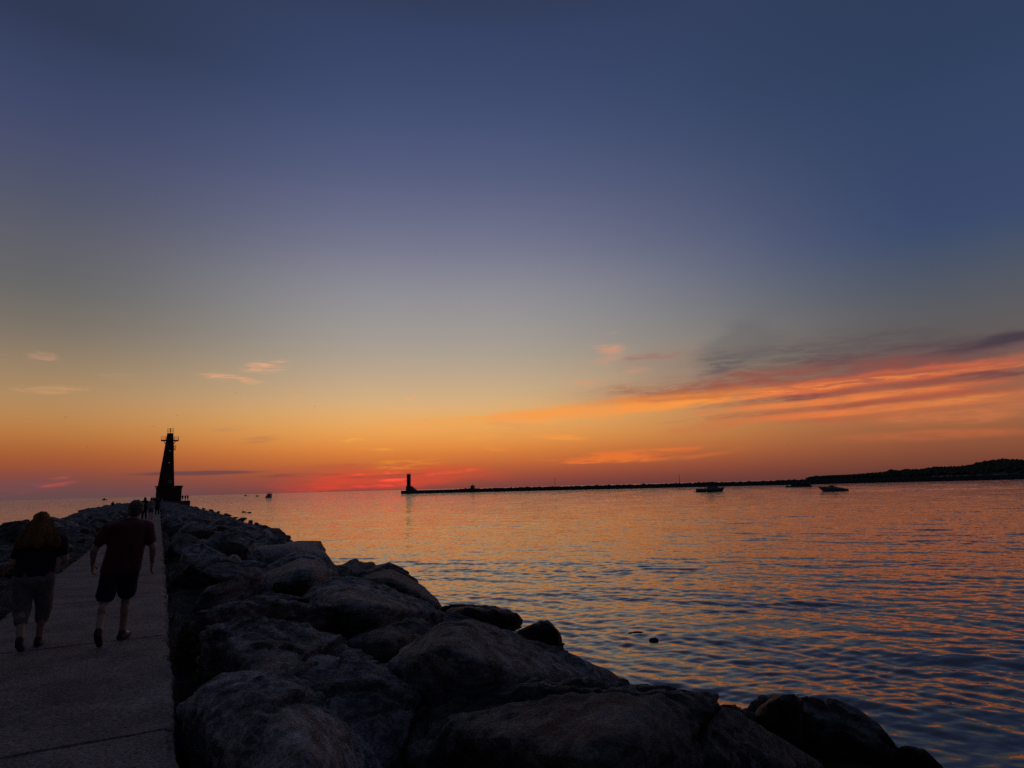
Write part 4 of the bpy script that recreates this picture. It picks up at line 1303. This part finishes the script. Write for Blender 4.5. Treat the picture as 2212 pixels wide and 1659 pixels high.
# people at the lighthouse
APZ = .30
spots = [(506.5, 'hips', 'person with hands on hips right of the lighthouse base, left one of three'), (514.5, 'stand', 'person standing with arms down right of the lighthouse base, middle one of three'),
         (521, 'photo', 'person raising an arm right of the lighthouse base, right one of three')]
for sx, kd, lb in spots:
    P = at_y(sx * .7789, horizon_y(sx * .7789), 1); d = Vector((P.x, P.y, 0)).normalized()
    k = (S_T - 4.6) / d.dot(AX); P = d * k; P.z = APZ
    small_person(lb, P, kd, AX_ROT + random.uniform(-.6, .6), M['shirt_dark'], M['shorts_dark'], HB, vox=.035, group='people at the lighthouse')
for sx, s, kd, lb in ((421.5, 148, 'stand', 'person standing on the walkway short of the lighthouse, leftmost of the distant group of four'), (425.3, 160, 'hips', 'person with hands on hips in the distant group of four, second from the left'),
                      (429, 152, 'stand', 'person with arms down in the distant group of four, third from the left'), (433.6, 170, 'photo', 'person raising a phone in the distant group of four, closest to the lighthouse wall')):
    P = at_y(sx * .7789, horizon_y(sx * .7789), 1); d = Vector((P.x, P.y, 0)).normalized(); P = d * (s / d.dot(AX)); P.z = 0
    small_person(lb, P, kd, AX_ROT + random.uniform(-.6, .6), M['shirt_dark'], M['shorts_dark'], HB, vox=.035, group='people at the lighthouse')
P = at_y(315 * .7789, horizon_y(315 * .7789), 1); d = Vector((P.x, P.y, 0)).normalized(); P = d * (140 / d.dot(AX)); P.z = .36
mb_seat = P.copy()
small_person('lone person sitting hunched on the lake side rocks, seen against the water', P, 'sit', AX_ROT + .5, M['shirt_dark'], M['shorts_dark'], HB, vox=.03)
so2 = stone(P + Vector((0, .1, -.62)), 1.3, 'flat boulder under the lone seated person on the lake side bank', 'boulders of the lake side bank')
so2.rotation_euler = (0, 0, 1); so2.scale = (1.5, 1.3, .9)

# ------------------------------------------------------------------ far breakwater with its small light
A_ = on_z(866, 1067, WATER_Z); B_ = on_z(2290, 1033.2, WATER_Z)
JD = (B_ - A_); JL = JD.length; JX = JD.normalized(); JY = Vector((-JX.y, JX.x, 0))
j_rot = math.atan2(JX.y, JX.x)


def J_at(px, off=3.0):
    """distance along the far breakwater whose middle line shows at picture column px"""
    d = ray(px, horizon_y(px)); d.z = 0
    # A_ + JY*off + JX*q = d*k
    o = A_ + JY * off
    den = d.x * JX.y - d.y * JX.x
    return (o.x * d.y - o.y * d.x) / den if abs(den) > 1e-9 else 0


def J_q(px, off=3.0):
    d = ray(px, horizon_y(px)); d.z = 0
    o = A_ + JY * off
    m = Matrix(((JX.x, -d.x), (JX.y, -d.y)))
    r = m.inverted() @ Vector((-o.x, -o.y))
    return r[0]


jet = thing('far_breakwater', 'long black breakwater across the channel with a concrete pier head and a rubble back', 'breakwater', A_, j_rot)
q_r = J_q(1000)
mb = MB(); mb.box((q_r / 2 + 1, 4, 1.6 - .5), (q_r + 2, 8, 4.2)); mb.build('pier_head', M['pier'], jet, bevel=.15)
nx_ = 900
qs = np.linspace(q_r - 8, JL + 40, nx_)
prof = [(-2.5, -1.5), (0, .1), (1.5, 1.6), (3.2, 3.0), (5, 3.35), (7, 3.0), (9, 1.4), (12, -1.5)]
py_ = np.interp(np.linspace(0, 1, 22), np.linspace(0, 1, len(prof)), [p[0] for p in prof]); pz_ = np.interp(py_, [p[0] for p in prof], [p[1] for p in prof])
V = np.zeros((nx_, 22, 3)); V[:, :, 0] = qs[:, None]; V[:, :, 1] = py_[None]; V[:, :, 2] = pz_[None]
V = V.reshape(-1, 3)
V[:, 2] += (fbm(V * np.array([.35, .5, .5]), 4) * 1.1 + np.maximum(0, fbm(V * np.array([.9, .6, .4]) + 40, 2)) * .9 + fbm(V * np.array([.03, .1, .1]), 2) * .6) * np.clip((V[:, 2] + 1.5) / 3, 0, 1)
FJ = [(i * 22 + j, i * 22 + j + 1, (i + 1) * 22 + j + 1, (i + 1) * 22 + j) for i in range(nx_ - 1) for j in range(21)]
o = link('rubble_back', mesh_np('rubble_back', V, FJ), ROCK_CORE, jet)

Jm = Matrix.Translation(A_) @ Matrix.Rotation(j_rot, 4, 'Z')


def on_jetty(px, off, z):
    return Jm @ Vector((J_q(px, off), off, z))


lt = thing('pier_light', 'small square light tower on a wedge-shaped block at the head of the far breakwater', 'light tower', on_jetty(883, 4, 3.15), j_rot)
mb = MB()
mb.prism([(-2.0, 0), (8.8, 0), (2.6, 4.4), (1.9, 4.5), (-2.0, 4.3)], -2.2, 2.2)
mb.build('wedge_base', M['pier'], lt)
mb = MB(); mb.box((0.0, 0, 4.3 + 6.0), (3.0, 3.0, 12.0), taper=.95); sh = mb.build('shaft', M['steel_dark'], lt)
mb = MB(); mb.box((0, 0, 16.36), (3.5, 3.5, .12)); mb.build('gallery_deck', M['steel_dark'], sh)
mb = MB()
for sx in (-1, 1):
    for sy in (-1, 1):
        mb.tube((sx * 1.6, sy * 1.6, 16.4), (sx * 1.6, sy * 1.6, 17.3), .07, n=5)
for z in (16.85, 17.3):
    for a, b in (((-1.6, -1.6), (1.6, -1.6)), ((1.6, -1.6), (1.6, 1.6)), ((1.6, 1.6), (-1.6, 1.6)), ((-1.6, 1.6), (-1.6, -1.6))):
        mb.tube((*a, z), (*b, z), .06, n=5)
mb.build('railing', M['steel_dark'], lt)
bc = thing('beacon_hut', 'squat beacon hut with a small red lamp on the rubble of the far breakwater', 'beacon', on_jetty(1021, 5, 3.2), j_rot)
mb = MB(); mb.box((0, 0, 1.5), (3.2, 2.6, 3.0)); mb.box((0, 0, 3.1), (3.8, 3.1, .25)); mb.build('hut', M['steel_dark'], bc)
mb = MB(); mb.tube((0, 0, 3.2), (0, 0, 4.6), .35, .3); mb.build('lamp_post', M['steel_dark'], bc)
mb = MB(); mb.blob((0, 0, 4.95), (.45, .45, .5)); mb.build('red_lamp', M['red_lamp'], bc)
for px, hgt, lb in ((1199, 8.0, 'thin bare pole on the far breakwater, left one of two, nearer the pier light'), (1468, 8.4, 'thin bare pole on the far breakwater, right one of two, above the cabin cruiser')):
    pl = thing('marker_pole', lb, 'pole', on_jetty(px, 5, 2.9), 0, 'poles on the far breakwater')
    mb = MB(); mb.tube((0, 0, 0), (0, 0, hgt), .19, .14, n=6); mb.build('shaft', M['steel_dark'], pl)
    mb = MB(); mb.box((0, 0, .3), (1.2, 1.2, .8)); mb.build('footing', M['pier'], pl)

# ------------------------------------------------------------------ wooded dunes on the right
SK = [(2236, 1327), (2240, 1323.2), (2256, 1319), (2300, 1317.5), (2356, 1315), (2400, 1312), (2457, 1307), (2468, 1301.5), (2500, 1303.7), (2511, 1300), (2550, 1300), (2592, 1293), (2647, 1292.5), (2685, 1289), (2717, 1280),
      (2750, 1274), (2782, 1270.5), (2815, 1272), (2850, 1274), (2950, 1268), (3100, 1255), (3400, 1235), (3800, 1230)]
SKx = np.array([p[0] for p in SK]) * .7789; SKy = np.array([p[1] for p in SK]) * .7789
nx_, ny_ = 420, 16
cols = np.linspace(SKx[0], SKx[-1], nx_)
V = np.zeros((nx_, ny_, 3))
ridge = []
for i, px in enumerate(cols):
    k = (px - SKx[0]) / (SKx[-1] - SKx[0])
    dist = 2500 - 900 * min(1, k * 2.2)
    y = float(np.interp(px, SKx, SKy))
    d = ray(px, y)
    P = EYE + d * (dist / d.y)
    hgt = max(P.z - WATER_Z, .5)
    dirh = Vector((P.x, P.y, 0)).normalized()
    tree = min(11.0, hgt * .45)
    ridge.append((P, hgt, dirh, tree))
    for j in range(ny_):
        u = j / (ny_ - 1)
        # front foot -> ridge -> back
        if u < .6:
            q = u / .6; off = -min(200, 12 + hgt * 2.6) * (1 - q); z = WATER_Z - 1.5 + (hgt - tree + 1.5) * (q ** 0.8)
        else:
            q = (u - .6) / .4; off = 300 * q; z = WATER_Z - 1.5 + (hgt - tree + 1.5) * (1 - q ** 1.5)
        b = Vector((P.x, P.y, 0)) + dirh * off
        V[i, j] = (b.x, b.y, z)
V = V.reshape(-1, 3)
FH = [(i * ny_ + j, (i + 1) * ny_ + j, (i + 1) * ny_ + j + 1, i * ny_ + j + 1) for i in range(nx_ - 1) for j in range(ny_ - 1)]
structure(link('hills', mesh_np('hills', V, FH), M['soil']))
VV, FF, nb = [], [], 0
dirs, f1 = ico(1)
for k in range(5200):
    px = RNG.uniform(SKx[0] + 2, SKx[-1]); i = int((px - SKx[0]) / (SKx[-1] - SKx[0]) * (nx_ - 1))
    if px > 2330 and RNG.random() < .6:
        continue
    P, hgt, dirh, tree = ridge[i]
    q = RNG.random() ** .6 if RNG.random() < .7 else 1 - RNG.random() * .12
    off = -min(200, 12 + hgt * 2.6) * (1 - q) * .92
    z = WATER_Z - 1.5 + (hgt - tree + 1.5) * (q ** .8)
    b = Vector((P.x, P.y, 0)) + dirh * off
    side = Vector((-dirh.y, dirh.x, 0)); b = b + side * RNG.uniform(-5, 5)
    w = tree * RNG.uniform(.30, .62); h = tree * RNG.uniform(.38, .62)
    A = dirs * np.array([w, w, h]) * (1 + RNG.normal(size=(len(dirs), 1)) * .16)
    VV.append(A + np.array([b.x, b.y, z + tree * .42])); FF.append(f1 + nb); nb += len(dirs)
o = link('woodland', mesh_np('woodland', np.concatenate(VV), np.concatenate(FF)), M['wood_far'])
o['kind'] = 'stuff'; tag(o, 'dark far-off woodland covering the dunes on the right', 'woodland')
mb = MB()
rs = []
for px in np.linspace(2010, 2500, 40):
    y = horizon_y(px); d = ray(px, y); d.z = 0; d.normalize()
    P = d * 1500; rs.append(P)
for a, b in zip(rs, rs[1:]):
    da, db = a.normalized(), b.normalized()
    v = [mb.bm.verts.new(Vector((p.x, p.y, z))) for p, z in ((a - da * 60, WATER_Z - .3), (b - db * 60, WATER_Z - .3), (b + db * 30, WATER_Z + 3.2), (a + da * 30, WATER_Z + 3.2))]
    mb.bm.faces.new(v)
bmesh.ops.remove_doubles(mb.bm, verts=mb.bm.verts[:], dist=.01)
structure(mb.build('beach', M['sand']))


# ------------------------------------------------------------------ boats
def hull(L, B, H, sheer=.25, rake=.8, tr=.85, n=15, drop=.5):
    """bow at +x; deck height H at the stern rising towards the bow"""
    mb = MB(); rings = []
    for i in range(n):
        u = i / (n - 1)
        hb = B / 2 * (tr if u < .3 else 1) * (1 if u < .45 else max(0.02, math.cos((u - .45) / .55 * PI / 2) ** .75))
        hb = B / 2 * max(.02, (tr + (1 - tr) * min(1, u / .35)) * (1 if u < .45 else math.cos((u - .45) / .55 * PI / 2) ** .75))
        z1 = H * (1 + sheer * u ** 2)
        xk = -L / 2 + u * (L - rake); xs = -L / 2 + u * L
        ring = []
        for v, zz in ((1, z1), (.94, z1 * .45), (.7, -.08), (.0, -drop), (-.7, -.08), (-.94, z1 * .45), (-1, z1)):
            q = (zz + drop) / (z1 + drop)
            ring.append(Vector((xk + (xs - xk) * q, v * hb, zz)))
        rings.append(ring)
    mb.loft(rings, close=True, caps=True)
    return mb


def boat(name, label, cat, px, py, dist, heading, group='boats on the water'):
    """heading: bow direction in degrees from the viewer's right, counter-clockwise seen from above"""
    if dist is None:
        P = on_z(px, py, WATER_Z)
    else:
        d = ray(px, horizon_y(px)); d.z = 0; d.normalize(); P = d * dist; P.z = WATER_Z
    right = Vector((P.y, -P.x, 0)).normalized()
    return thing(name, label, cat, P, math.atan2(right.y, right.x) + math.radians(heading), group)


def sitter(label, parent, local, kd='sit', rz=0, g='people on the boats'):
    mw = Matrix.Translation(parent.location) @ parent.rotation_euler.to_matrix().to_4x4()
    P = mw @ Vector(local)
    return small_person(label, P, kd, parent.rotation_euler.z - PI / 2 + rz, M['shirt_dark'], M['shorts_dark'], HB, vox=.05, group=g, parts=False)


# cabin cruiser
b1 = boat('cabin_cruiser', 'white cabin cruiser heading right in front of the far breakwater', 'boat', 1535, 1062.2, None, 3)
sc_ = b1.location.length / 1400
L1 = 57.5 * sc_
hull(L1, 3.0, 1.35, .28, 1.5).build('hull', M['boat_white'], b1, True)
mb = MB()
mb.loft([[Vector((x, s * w, z)) for s, z in ((-1, 1.3), (-.85, zt), (.85, zt), (1, 1.3))] for x, w, zt in ((-L1 * .12, 1.25, 2.2), (L1 * .02, 1.25, 2.45), (L1 * .16, 1.15, 2.3), (L1 * .28, .9, 1.75), (L1 * .36, .6, 1.5))])
cb = mb.build('cabin', M['boat_white'], b1)
mb = MB()
mb.loft([[Vector((x, s * w, z)) for s, z in ((-1, 2.3), (-.9, zt), (.9, zt), (1, 2.3))] for x, w, zt in ((-L1 * .10, 1.15, 2.75), (L1 * .02, 1.15, 2.9), (L1 * .14, .95, 2.42))])
mb.build('windshield', M['tinted'], b1)
mb = MB()
for s in (-1, 1):
    for x in (L1 * .05, L1 * .17):
        mb.box((x, s * 1.44, .9), (.75, .06, .24))
mb.build('porthole', M['tinted'], b1)
mb = MB()
for s in (-1, 1):
    mb.tube((-L1 * .18, s * 1.2, 1.4), (-L1 * .13, s * 1.1, 3.4), .07); mb.tube((-L1 * .02, s * 1.1, 2.8), (L1 * .0, s * 1.0, 3.4), .05)
mb.box((-L1 * .07, 0, 3.48), (L1 * .2, 2.3, .12)); mb.build('hardtop', M['canvas'], b1)
mb = MB(); mb.tube((L1 * .03, 0, 3.5), (L1 * .03, 0, 3.75), .09); mb.tube((L1 * .03, 0, 3.75), (L1 * .03, 0, 3.95), .3, n=12); mb.build('radar_dome', M['boat_white'], b1)
mb = MB()
for s in (-1, 1):
    prev = None
    for k in range(7):
        u = .55 + .42 * k / 6
        hb = 1.5 * max(.05, math.cos((u - .45) / .55 * PI / 2) ** .75); p = Vector((-L1 / 2 + u * L1, s * hb, 1.35 * (1 + .28 * u * u)))
        t_ = p + Vector((0, 0, .5)); mb.tube(p, t_, .025, n=5)
        if prev is not None:
            mb.tube(prev, t_, .03, n=5)
        prev = t_
mb.build('bow_rail', M['alu'], b1)
mb = MB(); mb.box((-L1 / 2 - .5, 0, .25), (1.0, 2.4, .12)); mb.build('swim_platform', M['boat_white'], b1)
sitter('person standing in the stern of the white cabin cruiser', b1, (-L1 * .32, .3, .95), 'stand', -PI / 2)

# pontoon boat
b2 = boat('pontoon_boat', 'dark canopied pontoon boat close under the far breakwater, heading right', 'boat', 1726.5, 1052.0, None, 2)
sc_ = b2.location.length / 1400; L2 = 49 * sc_
mb = MB()
for s in (-1, 1):
    mb.tube((-L2 / 2, s * 1.1, .15), (L2 * .40, s * 1.1, .15), .42, n=10); mb.tube((L2 * .40, s * 1.1, .15), (L2 * .5, s * 1.1, .45), .42, .06, n=10)
mb.build('pontoon', M['alu'], b2)
mb = MB(); mb.box((0, 0, .68), (L2 * .94, 2.9, .18)); mb.build('deck', M['boat_dark'], b2)
mb = MB()
for s in (-1, 1):
    mb.box((L2 * .06, s * 1.4, 1.2), (L2 * .72, .07, .85))
mb.box((L2 * .42, 0, 1.2), (.07, 2.73, .85)); mb.box((-L2 * .30, 0, 1.2), (.07, 2.73, .85)); mb.build('side_fence', M['boat_dark'], b2)
mb = MB()
mb.loft([[Vector((x, s * 1.35, z)) for s, z in ((-1, z0), (-.8, z0 + .22), (.8, z0 + .22), (1, z0))] for x, z0 in ((-L2 * .14, 2.55), (0, 2.75), (L2 * .25, 2.78), (L2 * .41, 2.6))])
can = mb.build('canopy', M['canvas'], b2)
mb = MB()
for s in (-1, 1):
    for x in (-L2 * .13, L2 * .13, L2 * .40):
        mb.tube((x, s * 1.33, 1.0), (x, s * 1.3, 2.7), .05, n=6)
mb.build('canopy_pole', M['alu'], b2)
mb = MB(); mb.box((-L2 * .47, 0, .95), (.55, .5, 1.35)); mb.box((-L2 * .47, 0, .1), (.25, .2, 1.0)); mb.build('outboard_motor', M['boat_dark'], b2, bevel=.08)
mb = MB(); mb.box((L2 * .18, 1.05, 1.1), (L2 * .35, .6, .7)); mb.box((L2 * .18, -1.05, 1.1), (L2 * .35, .6, .7)); mb.build('bench_seat', M['canvas'], b2, bevel=.05)
sitter('person sitting near the stern of the pontoon boat', b2, (-L2 * .26, .5, 1.0), 'sit', 0)
sitter('person sitting on the front bench of the pontoon boat', b2, (L2 * .28, -.9, 1.35), 'sit', 0)

# speedboat
b3 = boat('speedboat', 'white speedboat with raised bow heading left, a lone driver standing, wake behind it', 'boat', 1799, 1061.0, None, 180)
sc_ = b3.location.length / 1400; L3 = 54 * sc_
b3.rotation_euler = (0, -math.radians(4.0), b3.rotation_euler.z)
hull(L3, 2.5, 1.0, .35, 1.9, .8).build('hull', M['boat_white'], b3, True)
mb = MB()
mb.loft([[Vector((x, s * w, z)) for s, z in ((-1, .85), (-.8, zt), (.8, zt), (1, .85))] for x, w, zt in ((-L3 * .42, .95, 1.0), (-L3 * .2, 1.1, 1.3), (L3 * .0, 1.1, 1.6), (L3 * .12, .95, 1.45), (L3 * .35, .55, 1.25))])
mb.build('deck', M['boat_white'], b3)
mb = MB()
mb.loft([[Vector((x, s * w, z)) for s, z in ((-1, 1.4), (-.85, zt), (.85, zt), (1, 1.4))] for x, w, zt in ((-L3 * .04, 1.0, 1.75), (L3 * .03, .95, 1.9), (L3 * .12, .75, 1.55))])
mb.build('windshield', M['tinted'], b3)
mb = MB(); mb.box((-L3 / 2 - .3, 0, .2), (.8, 1.9, .14)); mb.build('swim_platform', M['boat_white'], b3)
mb = MB()
for s in (-1, 1):
    mb.tube((-L3 * .4, s * 1.18, .75), (L3 * .2, s * 1.27, .82), .05, n=5)
mb.build('rub_rail', M['boat_dark'], b3)
sitter('driver standing at the wheel of the white speedboat', b3, (-L3 * .10, .3, 1.05), 'stand', 0)

# cruiser on the open lake
b4 = boat('cabin_cruiser', 'small white cabin cruiser on the open lake right of the lighthouse, seen from behind', 'boat', 582.5, 1074, 640, 62)
hull(8.5, 4.2, 1.7, .3, 1.2).build('hull', M['boat_white'], b4, True)
mb = MB(); mb.loft([[Vector((x, s * w, z)) for s, z in ((-1, 1.6), (-.9, zt), (.9, zt), (1, 1.6))] for x, w, zt in ((-1.6, 1.75, 3.0), (1.2, 1.75, 3.1), (2.8, 1.2, 2.3))]); mb.build('cabin', M['boat_white'], b4)
mb = MB(); mb.box((-.2, 0, 3.35), (2.6, 3.2, .55)); mb.build('windshield', M['tinted'], b4)
mb = MB()
mb.box((-.6, 0, 4.35), (4.2, 3.7, .22)); mb.box((-.4, 0, 4.6), (1.2, 1.0, .35))
for sx in (-2.3, 1.2):
    for s in (-1, 1):
        mb.tube((sx, s * 1.6, 2.9 if sx > 0 else 1.7), (sx, s * 1.7, 4.3), .12, n=6)
mb.build('hardtop', M['canvas'], b4)


def tiny_boat(label, px, dist, L, hd):
    b = boat('motor_boat', label, 'boat', px, 0, dist, hd)
    hull(L, L * .3, L * .13, .25, L * .12).build('hull', M['boat_dark'], b, True)
    mb = MB(); mb.box((-L * .05, 0, L * .2), (L * .35, L * .22, L * .18)); mb.box((-L * .08, 0, L * .31), (L * .4, L * .24, L * .03)); mb.build('cabin', M['boat_dark'], b, bevel=.05)


tiny_boat('tiny dark motor boat on the horizon just left of the open-lake white cruiser', 556, 1100, 5.5, 20)
tiny_boat('tiny motor boat at the far horizon left of the lighthouse', 226, 1500, 10, 0)
tiny_boat('faint low motor boat on the horizon nearest the lighthouse on its right', 530, 1700, 8.0, 180)
tiny_boat('tiny dark motor boat on the lake beyond the far breakwater', 971.5, 1350, 5.5, 0)


# ------------------------------------------------------------------ gulls
def gull(px, py, span, dist, bank, label, rz):
    d = ray(px, py).normalized()
    P = EYE + d * dist
    right = Vector((P.y, -P.x, 0)).normalized()
    b = thing('gull', label, 'bird', P, math.atan2(right.y, right.x) + rz, 'gulls in the evening sky')
    b.rotation_euler = (0, bank, math.atan2(right.y, right.x) + rz)
    mb = MB(); mb.loft([[Vector((r * math.cos(a), y, r * math.sin(a))) for a in np.linspace(0, 2 * PI, 8, endpoint=False)] for y, r in ((-.28, .02), (-.2, .05), (0, .085), (.16, .06), (.24, .045), (.32, .01))])
    mb.build('body', M['gull'], b, True)
    for s in (-1, 1):
        mb = MB()
        pts = [(0, .10, .04), (.33, .17, .20), (.72, .02, .06)]
        ch = [.20, .17, .03]
        rings = []
        for (x, y, z), c in zip(pts, ch):
            x *= s * span / 1.4
            rings.append([Vector((x, y, z)), Vector((x, y - c * .4, z + .022)), Vector((x, y - c, z)), Vector((x, y - c * .4, z - .012))])
        mb.loft(rings); mb.build('wing', M['gull'], b)


GK = .7789
for (x, y, dist, lb, rz, bank) in ((287 * .633, 900 + 407 * .633, 260, 'gull gliding high left of the lighthouse, largest of the birds', 0, .05), (776 * .633, 900 + 398 * .633, 330, 'gull gliding just above and right of the lighthouse top', .4, -.3),
                                 (1378 * .633, 900 + 361 * .633, 380, 'gull in the yellow sky right of the two small pink clouds', .7, .2), (1035 * .633, 900 + 300 * .633, 330, 'gull just under the lower pink cloud', .2, .2),
                                 (674 * .633, 900 + 447 * .633, 360, 'gull just left of the lighthouse top', -.5, .4), (383 * .633, 900 + 535 * .633, 480, 'speck of a gull in the orange sky left of the lighthouse', .9, .1),
                                 (1867 * .633, 900 + 419 * .633, 380, 'gull in the yellow sky above the pier light', .3, .5), (1534 * .633, 900 + 456 * .633, 460, 'small gull between the lighthouse and the pier light', -.4, .1),
                                 (1500 + 716 * .606, 800 + 531 * .606, 400, 'gull before the orange cloud streak, nearest its bright edge', 0, .1), (1500 + 985 * .606, 800 + 567 * .606, 330, 'gull below the small dark cloud streak at the right', .1, -.1),
                                 (1500 + 1130 * .606, 800 + 714 * .606, 480, 'speck of a gull low above the far breakwater at the right', .8, .2)):
    gull(x * GK, y * GK, 1.4, dist, bank, lb, rz)

# ------------------------------------------------------------------ water
def make_water():
    fine = math.radians(46)
    ang = np.concatenate([np.arange(-fine, fine, 0.00165), np.linspace(fine, 2 * PI - fine, 80, endpoint=False)])
    r = [2.5]
    while r[-1] < 420:
        r.append(r[-1] * 1.0044)
    while r[-1] < 26000:
        r.append(r[-1] * 1.035)
    r = np.array(r)
    nr, na = len(r), len(ang)
    dth = np.diff(np.concatenate([ang, [ang[0] + 2 * PI]]))
    X = (r[:, None] * np.sin(ang)[None]).ravel(); Y = (r[:, None] * np.cos(ang)[None]).ravel()
    dr = np.gradient(r)
    sp = np.maximum(dr[:, None] * np.ones(na)[None] , r[:, None] * np.abs(dth)[None]).ravel()
    far = np.repeat(r, na)
    # gusts: patches of rougher and smoother water
    act = far < 430
    idx = np.where(act)[0]
    x, y, s_ = X[idx], Y[idx], sp[idx]
    def n2(sx, sy, o):
        return pnoise(np.stack([x * sx + y * sy * .3, y * sy - x * sx * .2, np.full(len(x), o)], 1))
    gust = np.clip(1.0 + 1.3 * n2(.05, .12, 1.7) + 1.0 * n2(.17, .42, 4.2), .3, 1.9)
    wx = x + n2(.2, .2, 8.1) * 1.3; wy = y + n2(.2, .2, 12.3) * 1.3
    Z = np.zeros(len(x))
    rg = np.random.default_rng(21)
    base = math.atan2(.88, .40)
    bands = [(.14, .35, 30, .062), (.35, .9, 26, .056), (.9, 2.4, 16, .036), (2.4, 7, 8, .016)]
    for lo, hi, n, slope in bands:
        for k in range(n):
            lam = lo * (hi / lo) ** rg.random()
            th = base + rg.normal() * (.52 if lam < 1.0 else .36)
            kk = 2 * PI / lam
            amp = slope * math.sqrt(2.0 / n) / kk
            w = np.clip((lam / s_ - 2.2) / 2.5, 0, 1)
            m = w > 0
            ph = kk * (wx[m] * math.cos(th) + wy[m] * math.sin(th)) + rg.random() * 6.28
            c = np.sin(ph)
            Z[m] += amp * w[m] * (c + .22 * np.cos(2 * ph)) * gust[m]
    z = np.full(len(X), WATER_Z); z[idx] += Z
    # ring ripples round the rocks awash
    for px, py in ((1376, 1367), (1412, 1383)):
        P = on_z(px, py, WATER_Z); q = np.hypot(X - P.x, Y - P.y); m = q < 6
        z[m] += np.sin(q[m] * 2 * PI / .55) * .010 * np.exp(-q[m] / 1.8)
    # wake of the speedboat
    c = b3.location; back = -(b3.matrix_world.to_3x3() @ Vector((1, 0, 0))) if False else Vector((c.y, -c.x, 0)).normalized()
    rel_x = (X - c.x) * back.x + (Y - c.y) * back.y; rel_y = -(X - c.x) * back.y + (Y - c.y) * back.x
    m = (rel_x > 0) & (rel_x < 150) & (np.abs(rel_y) < 45)
    arm = np.abs(np.abs(rel_y[m]) - rel_x[m] * .16 - 1)
    z[m] += .16 * np.exp(-(arm / 1.6) ** 2) * np.exp(-rel_x[m] / 90)
    co = np.stack([X, Y, z], 1)
    i = np.arange(nr - 1)[:, None]; j = np.arange(na)[None]; j2 = (j + 1) % na
    q = np.stack([(i * na + j), ((i + 1) * na + j), ((i + 1) * na + j2), (i * na + j2)], -1).reshape(-1, 4)
    me = bpy.data.meshes.new('water')
    nv = len(co) + 1
    co = np.concatenate([co, [[0, 0, WATER_Z]]])
    tri = np.stack([np.full(na, nv - 1), np.arange(na), (np.arange(na) + 1) % na], -1)
    me.vertices.add(nv); me.vertices.foreach_set('co', co.astype(np.float32).ravel())
    me.loops.add(q.size + tri.size); me.loops.foreach_set('vertex_index', np.concatenate([q.ravel(), tri.ravel()]).astype(np.int32))
    me.polygons.add(len(q) + len(tri))
    me.polygons.foreach_set('loop_start', np.concatenate([np.arange(len(q)) * 4, len(q) * 4 + np.arange(len(tri)) * 3]).astype(np.int32))
    me.update(calc_edges=True); me.validate()
    me.shade_smooth()
    return me


def water_mat():
    m, nt, b = new_mat('lake_water'); L = nt.links.new
    b.inputs['Base Color'].default_value = (0.085, 0.057, 0.030, 1)
    b.inputs['Roughness'].default_value = 0.04
    b.inputs['IOR'].default_value = 1.95
    g = N(nt, 'ShaderNodeNewGeometry')
    ln = N(nt, 'ShaderNodeVectorMath', operation='LENGTH'); L(g.outputs['Position'], ln.inputs[0])
    mp = N(nt, 'ShaderNodeMapping'); mp.inputs['Rotation'].default_value = (0, 0, math.radians(-24)); mp.inputs['Scale'].default_value = (.55, 1.0, 1)
    L(g.outputs['Position'], mp.inputs[0])

    def noise(scale, det=3):
        n = N(nt, 'ShaderNodeTexNoise'); n.inputs['Scale'].default_value = scale; n.inputs['Detail'].default_value = det; n.inputs['Roughness'].default_value = .55
        L(mp.outputs[0], n.inputs['Vector']); return n.outputs['Fac']

    def fade(a, c, lo, hi):
        r = N(nt, 'ShaderNodeMapRange'); r.inputs[1].default_value = a; r.inputs[2].default_value = c; r.inputs[3].default_value = lo; r.inputs[4].default_value = hi
        L(ln.outputs['Value'], r.inputs[0]); return r.outputs[0]
    acc = g.outputs['Normal']
    for sc, (a, c, lo, hi), kx, ky in ((6.0, (6, 110, .30, .55), .7, 1.0), (1.5, (30, 190, 0.0, 1.0), .6, 1.0), (.40, (100, 420, 0.0, 1.4), .5, 1.0)):
        n = N(nt, 'ShaderNodeTexNoise'); n.inputs['Scale'].default_value = sc; n.inputs['Detail'].default_value = 3; n.inputs['Roughness'].default_value = .55
        L(mp.outputs[0], n.inputs['Vector'])
        sb_ = N(nt, 'ShaderNodeVectorMath', operation='SUBTRACT'); L(n.outputs['Color'], sb_.inputs[0]); sb_.inputs[1].default_value = (.5, .5, .5)
        ml = N(nt, 'ShaderNodeVectorMath', operation='MULTIPLY'); L(sb_.outputs[0], ml.inputs[0]); ml.inputs[1].default_value = (kx, ky, 0)
        sl = N(nt, 'ShaderNodeVectorMath', operation='SCALE'); L(ml.outputs[0], sl.inputs[0]); L(fade(a, c, lo, hi), sl.inputs['Scale'])
        ad = N(nt, 'ShaderNodeVectorMath', operation='ADD'); L(acc, ad.inputs[0]); L(sl.outputs[0], ad.inputs[1]); acc = ad.outputs[0]
    nm = N(nt, 'ShaderNodeVectorMath', operation='NORMALIZE'); L(acc, nm.inputs[0]); nrm = nm.outputs[0]
    L(nrm, b.inputs['Normal'])
    return m


structure(link('water', make_water(), water_mat()))
